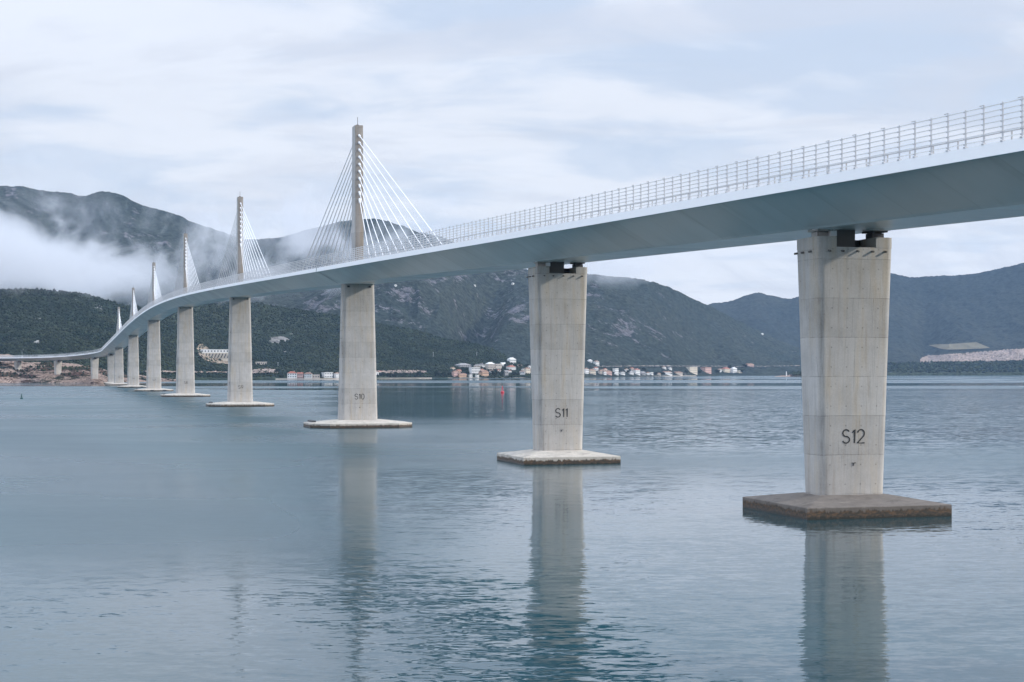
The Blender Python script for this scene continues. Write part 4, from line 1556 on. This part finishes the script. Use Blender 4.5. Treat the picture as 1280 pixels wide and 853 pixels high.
TR = [
    ('dark round tree right of the tan orange house, at the water', 616, 471.5, 8, 8), ('broad dark tree left of the grey waterfront house', 626, 471.5, 8.5, 9),
    ('dark tree between the big beige house and the waterfront trees', 620.5, 470, 8, 7), ('dark tree in front of the red-roofed village house', 642, 471, 7.5, 9),
    ('dark tree above the low orange-brown waterfront house', 584, 469, 6, 7), ('dark tree between the grey stone house and the pink end house', 577, 466, 5, 6),
    ('dark tree left of the lone highest white house', 633, 461, 6.5, 6), ('dark tree right of the red-roofed village house', 649, 462, 6, 5),
    ('dark tree left of the pink end house of the village', 562, 471, 6.5, 8), ('dark tree midway between pier S10 and the pink end house', 546, 471, 6, 8),
    ('second dark tree left of the pink end house', 554, 471, 6.5, 7), ('dark tree beside the small boat shed right of pier S10', 478, 471, 5.5, 8),
    ('dark tree second right of the small boat shed', 486, 471.5, 6, 8), ('dark tree third right of the small boat shed', 495, 471.5, 6, 9),
    ('dark tree below the pale cut bank, fourth right of the boat shed', 505, 471.5, 6, 8), ('dark tree below the right end of the pale cut bank', 523, 471.5, 7, 9),
    ('dark tree left of the tall pink-topped villa', 352, 472, 6, 7), ('round pale green tree at the stone bank right of pier S9', 346.5, 467, 6, 7),
    ('dark tree between the wide white house and the house by pier S10', 400.5, 472, 6, 5), ('dark tree in front of the long white bungalow', 838, 469.3, 4, 5),
    ('dark tree left of the long white bungalow', 827, 469.3, 4, 7), ('dark tree between the beige apartment block and the pink block', 876.5, 467.5, 6, 7),
    ('dark tree right of the pink block', 897, 466.8, 5.5, 8), ('dark tree left of the beige apartment block', 857, 467.5, 5, 5),
    ('dark tree behind the tall white tower-like house', 765, 465, 4.5, 6), ('dark tree behind the red-roofed shore house', 806, 464, 4.5, 6),
    ('dark tree touching the right of the tiny shore hut', 820, 468.8, 3.5, 6), ('dark tree at the right end of the far village', 927, 466.4, 5, 6),
    ('dark tree between the beige terraced house and the tan orange house', 619, 466.5, 6, 6), ('dark tree in front of the grey stone house', 581, 464.5, 5, 7),
    ('dark tree left of the white cottage near pier S11', 647.5, 471, 6, 6), ('dark tree above the cream house at the left edge of pier S11', 659, 460, 5, 6),
    ('dark tree between the pinkish row house and the tall white tower-like house', 766.5, 469, 4.5, 4), ('dark tree left of the red-roofed shore house', 785, 467, 4.5, 5),
    ('dark tree behind the cream red-roofed house at the right end of the village', 912, 461, 4.5, 6), ('dark tree left of the pale pink road house', 931, 459.5, 4.5, 6),
]
for i, tr in enumerate(TR):
    tree(*tr, seed=200 + i)

# ------------------------------------------------------------------ masts and lamp
def pole(name, label, cat, px, base, hpx, r_=.35, arm=True):
    g_ = ground(px, base)
    if g_ is None:
        return
    k = g_.y / F
    root = empty(name, (g_.x, g_.y, drop(g_.x, g_.y)))
    tag(root, label, cat)
    mb = MB()
    mb.tube((0, 0, -1), (0, 0, hpx * k), r_, 6, r_ * .7)
    mb.build('mast', M['galv'], root)
    if arm:
        mb = MB()
        mb.box((0, 0, hpx * k * .92), (hpx * k * .25, .4, .4))
        mb.build('crossarm', M['galv'], root)


pole('power_pole', 'thin grey power pole on the green slope right of pier S10', 'power pole', 541.5, 447, 7)
pole('power_pole', 'thin grey power pole above the bank right of pier S9', 'power pole', 347.5, 459, 6)
pole('power_pole', 'thin grey power pole above the village, left of its highest house', 'power pole', 596, 446, 6)
lp, ld, ln = frame(2195)
root = empty('street_lamp', (lp.x - ln.x * 8, lp.y - ln.y * 8, zf(2195) + FAS))
tag(root, 'slim street lamp standing at the far left end of the bridge deck', 'street lamp')
mb = MB()
mb.tube((0, 0, 0), (0, 0, 10), .14, 6, .08)
mb.tube((0, 0, 10), (1.6, 0, 10.3), .07, 5)
mb.build('mast', M['galv'], root)
mb = MB()
mb.box((1.7, 0, 10.3), (1.0, .4, .2))
mb.build('lamp_head', M['white'], root)
mb = MB()
mb.box((0, 0, 1.0), (.9, .7, 2.0))
mb.build('control_box', M['white'], root)

# beacon tower on the islet
gb = ground(983, 469.9)
if gb is None:
    gb = at(983, 469.9, 4360)
root = empty('beacon_tower', (gb.x, gb.y, drop(gb.x, gb.y) - .3))
tag(root, 'small white beacon tower on the low islet left of pier S12', 'beacon')
mb = MB()
mb.lathe([(.01, -1), (1.7, -1), (1.5, .5), (1.15, 9), (1.6, 9.2), (1.6, 9.7), (.01, 9.7)], n=12)
mb.build('tower', WALL['white'], root, smooth=40)
mb = MB()
mb.lathe([(.01, 9.7), (.8, 9.7), (.8, 11.3), (1.0, 11.35), (.5, 12.1), (.01, 12.3)], n=10)
mb.build('lantern', M['galv'], root, smooth=40)

# ------------------------------------------------------------------ buoys
def paint(name, col):
    return plain(name, col, 0.5, 0.2, 1.5)


def buoy(label, px, base, hpx, m_, top):
    Y = F * H / (base - YH)
    k = Y / F
    h_ = hpx * k
    root = empty('navigation_buoy', ((px - 640) * k, Y, 0), .3)
    tag(root, label, 'buoy')
    b = MB()
    b.lathe([(.01, -.6), (h_ * .20, -.6), (h_ * .24, 0), (h_ * .24, h_ * .16), (h_ * .15, h_ * .24), (.01, h_ * .24)], n=16)
    b.build('float', m_, root, smooth=40)
    b = MB()
    for i in range(4):
        a = i * math.pi / 2 + .4
        b.tube((math.cos(a) * h_ * .14, math.sin(a) * h_ * .14, h_ * .22), (math.cos(a) * h_ * .05, math.sin(a) * h_ * .05, h_ * .72), h_ * .022, 5)
    for z, r_ in ((.38, .115), (.55, .085), (.70, .06)):
        b.lathe([(h_ * r_ * .6, h_ * z), (h_ * r_, h_ * z), (h_ * r_, h_ * (z + .07)), (h_ * r_ * .6, h_ * (z + .07))], n=10)
    b.build('lattice', m_, root)
    b = MB()
    if top == 'can':
        b.lathe([(.01, h_ * .72), (h_ * .07, h_ * .72), (h_ * .07, h_ * .86), (.01, h_ * .86)], n=12)
    else:
        b.lathe([(.01, h_ * .72), (h_ * .09, h_ * .72), (.01, h_ * .92)], n=12)
    b.tube((0, 0, h_ * .8), (0, 0, h_), h_ * .02, 5)
    b.build('topmark', m_, root)


buoy('small red navigation buoy floating left of pier S11', 628, 491.2, 9, paint('red_buoy_paint', (0.62, 0.05, 0.07)), 'can')
buoy('small dark green navigation buoy floating off the far left shore', 27, 498.8, 7.2, paint('green_buoy_paint', (0.015, 0.075, 0.065)), 'cone')
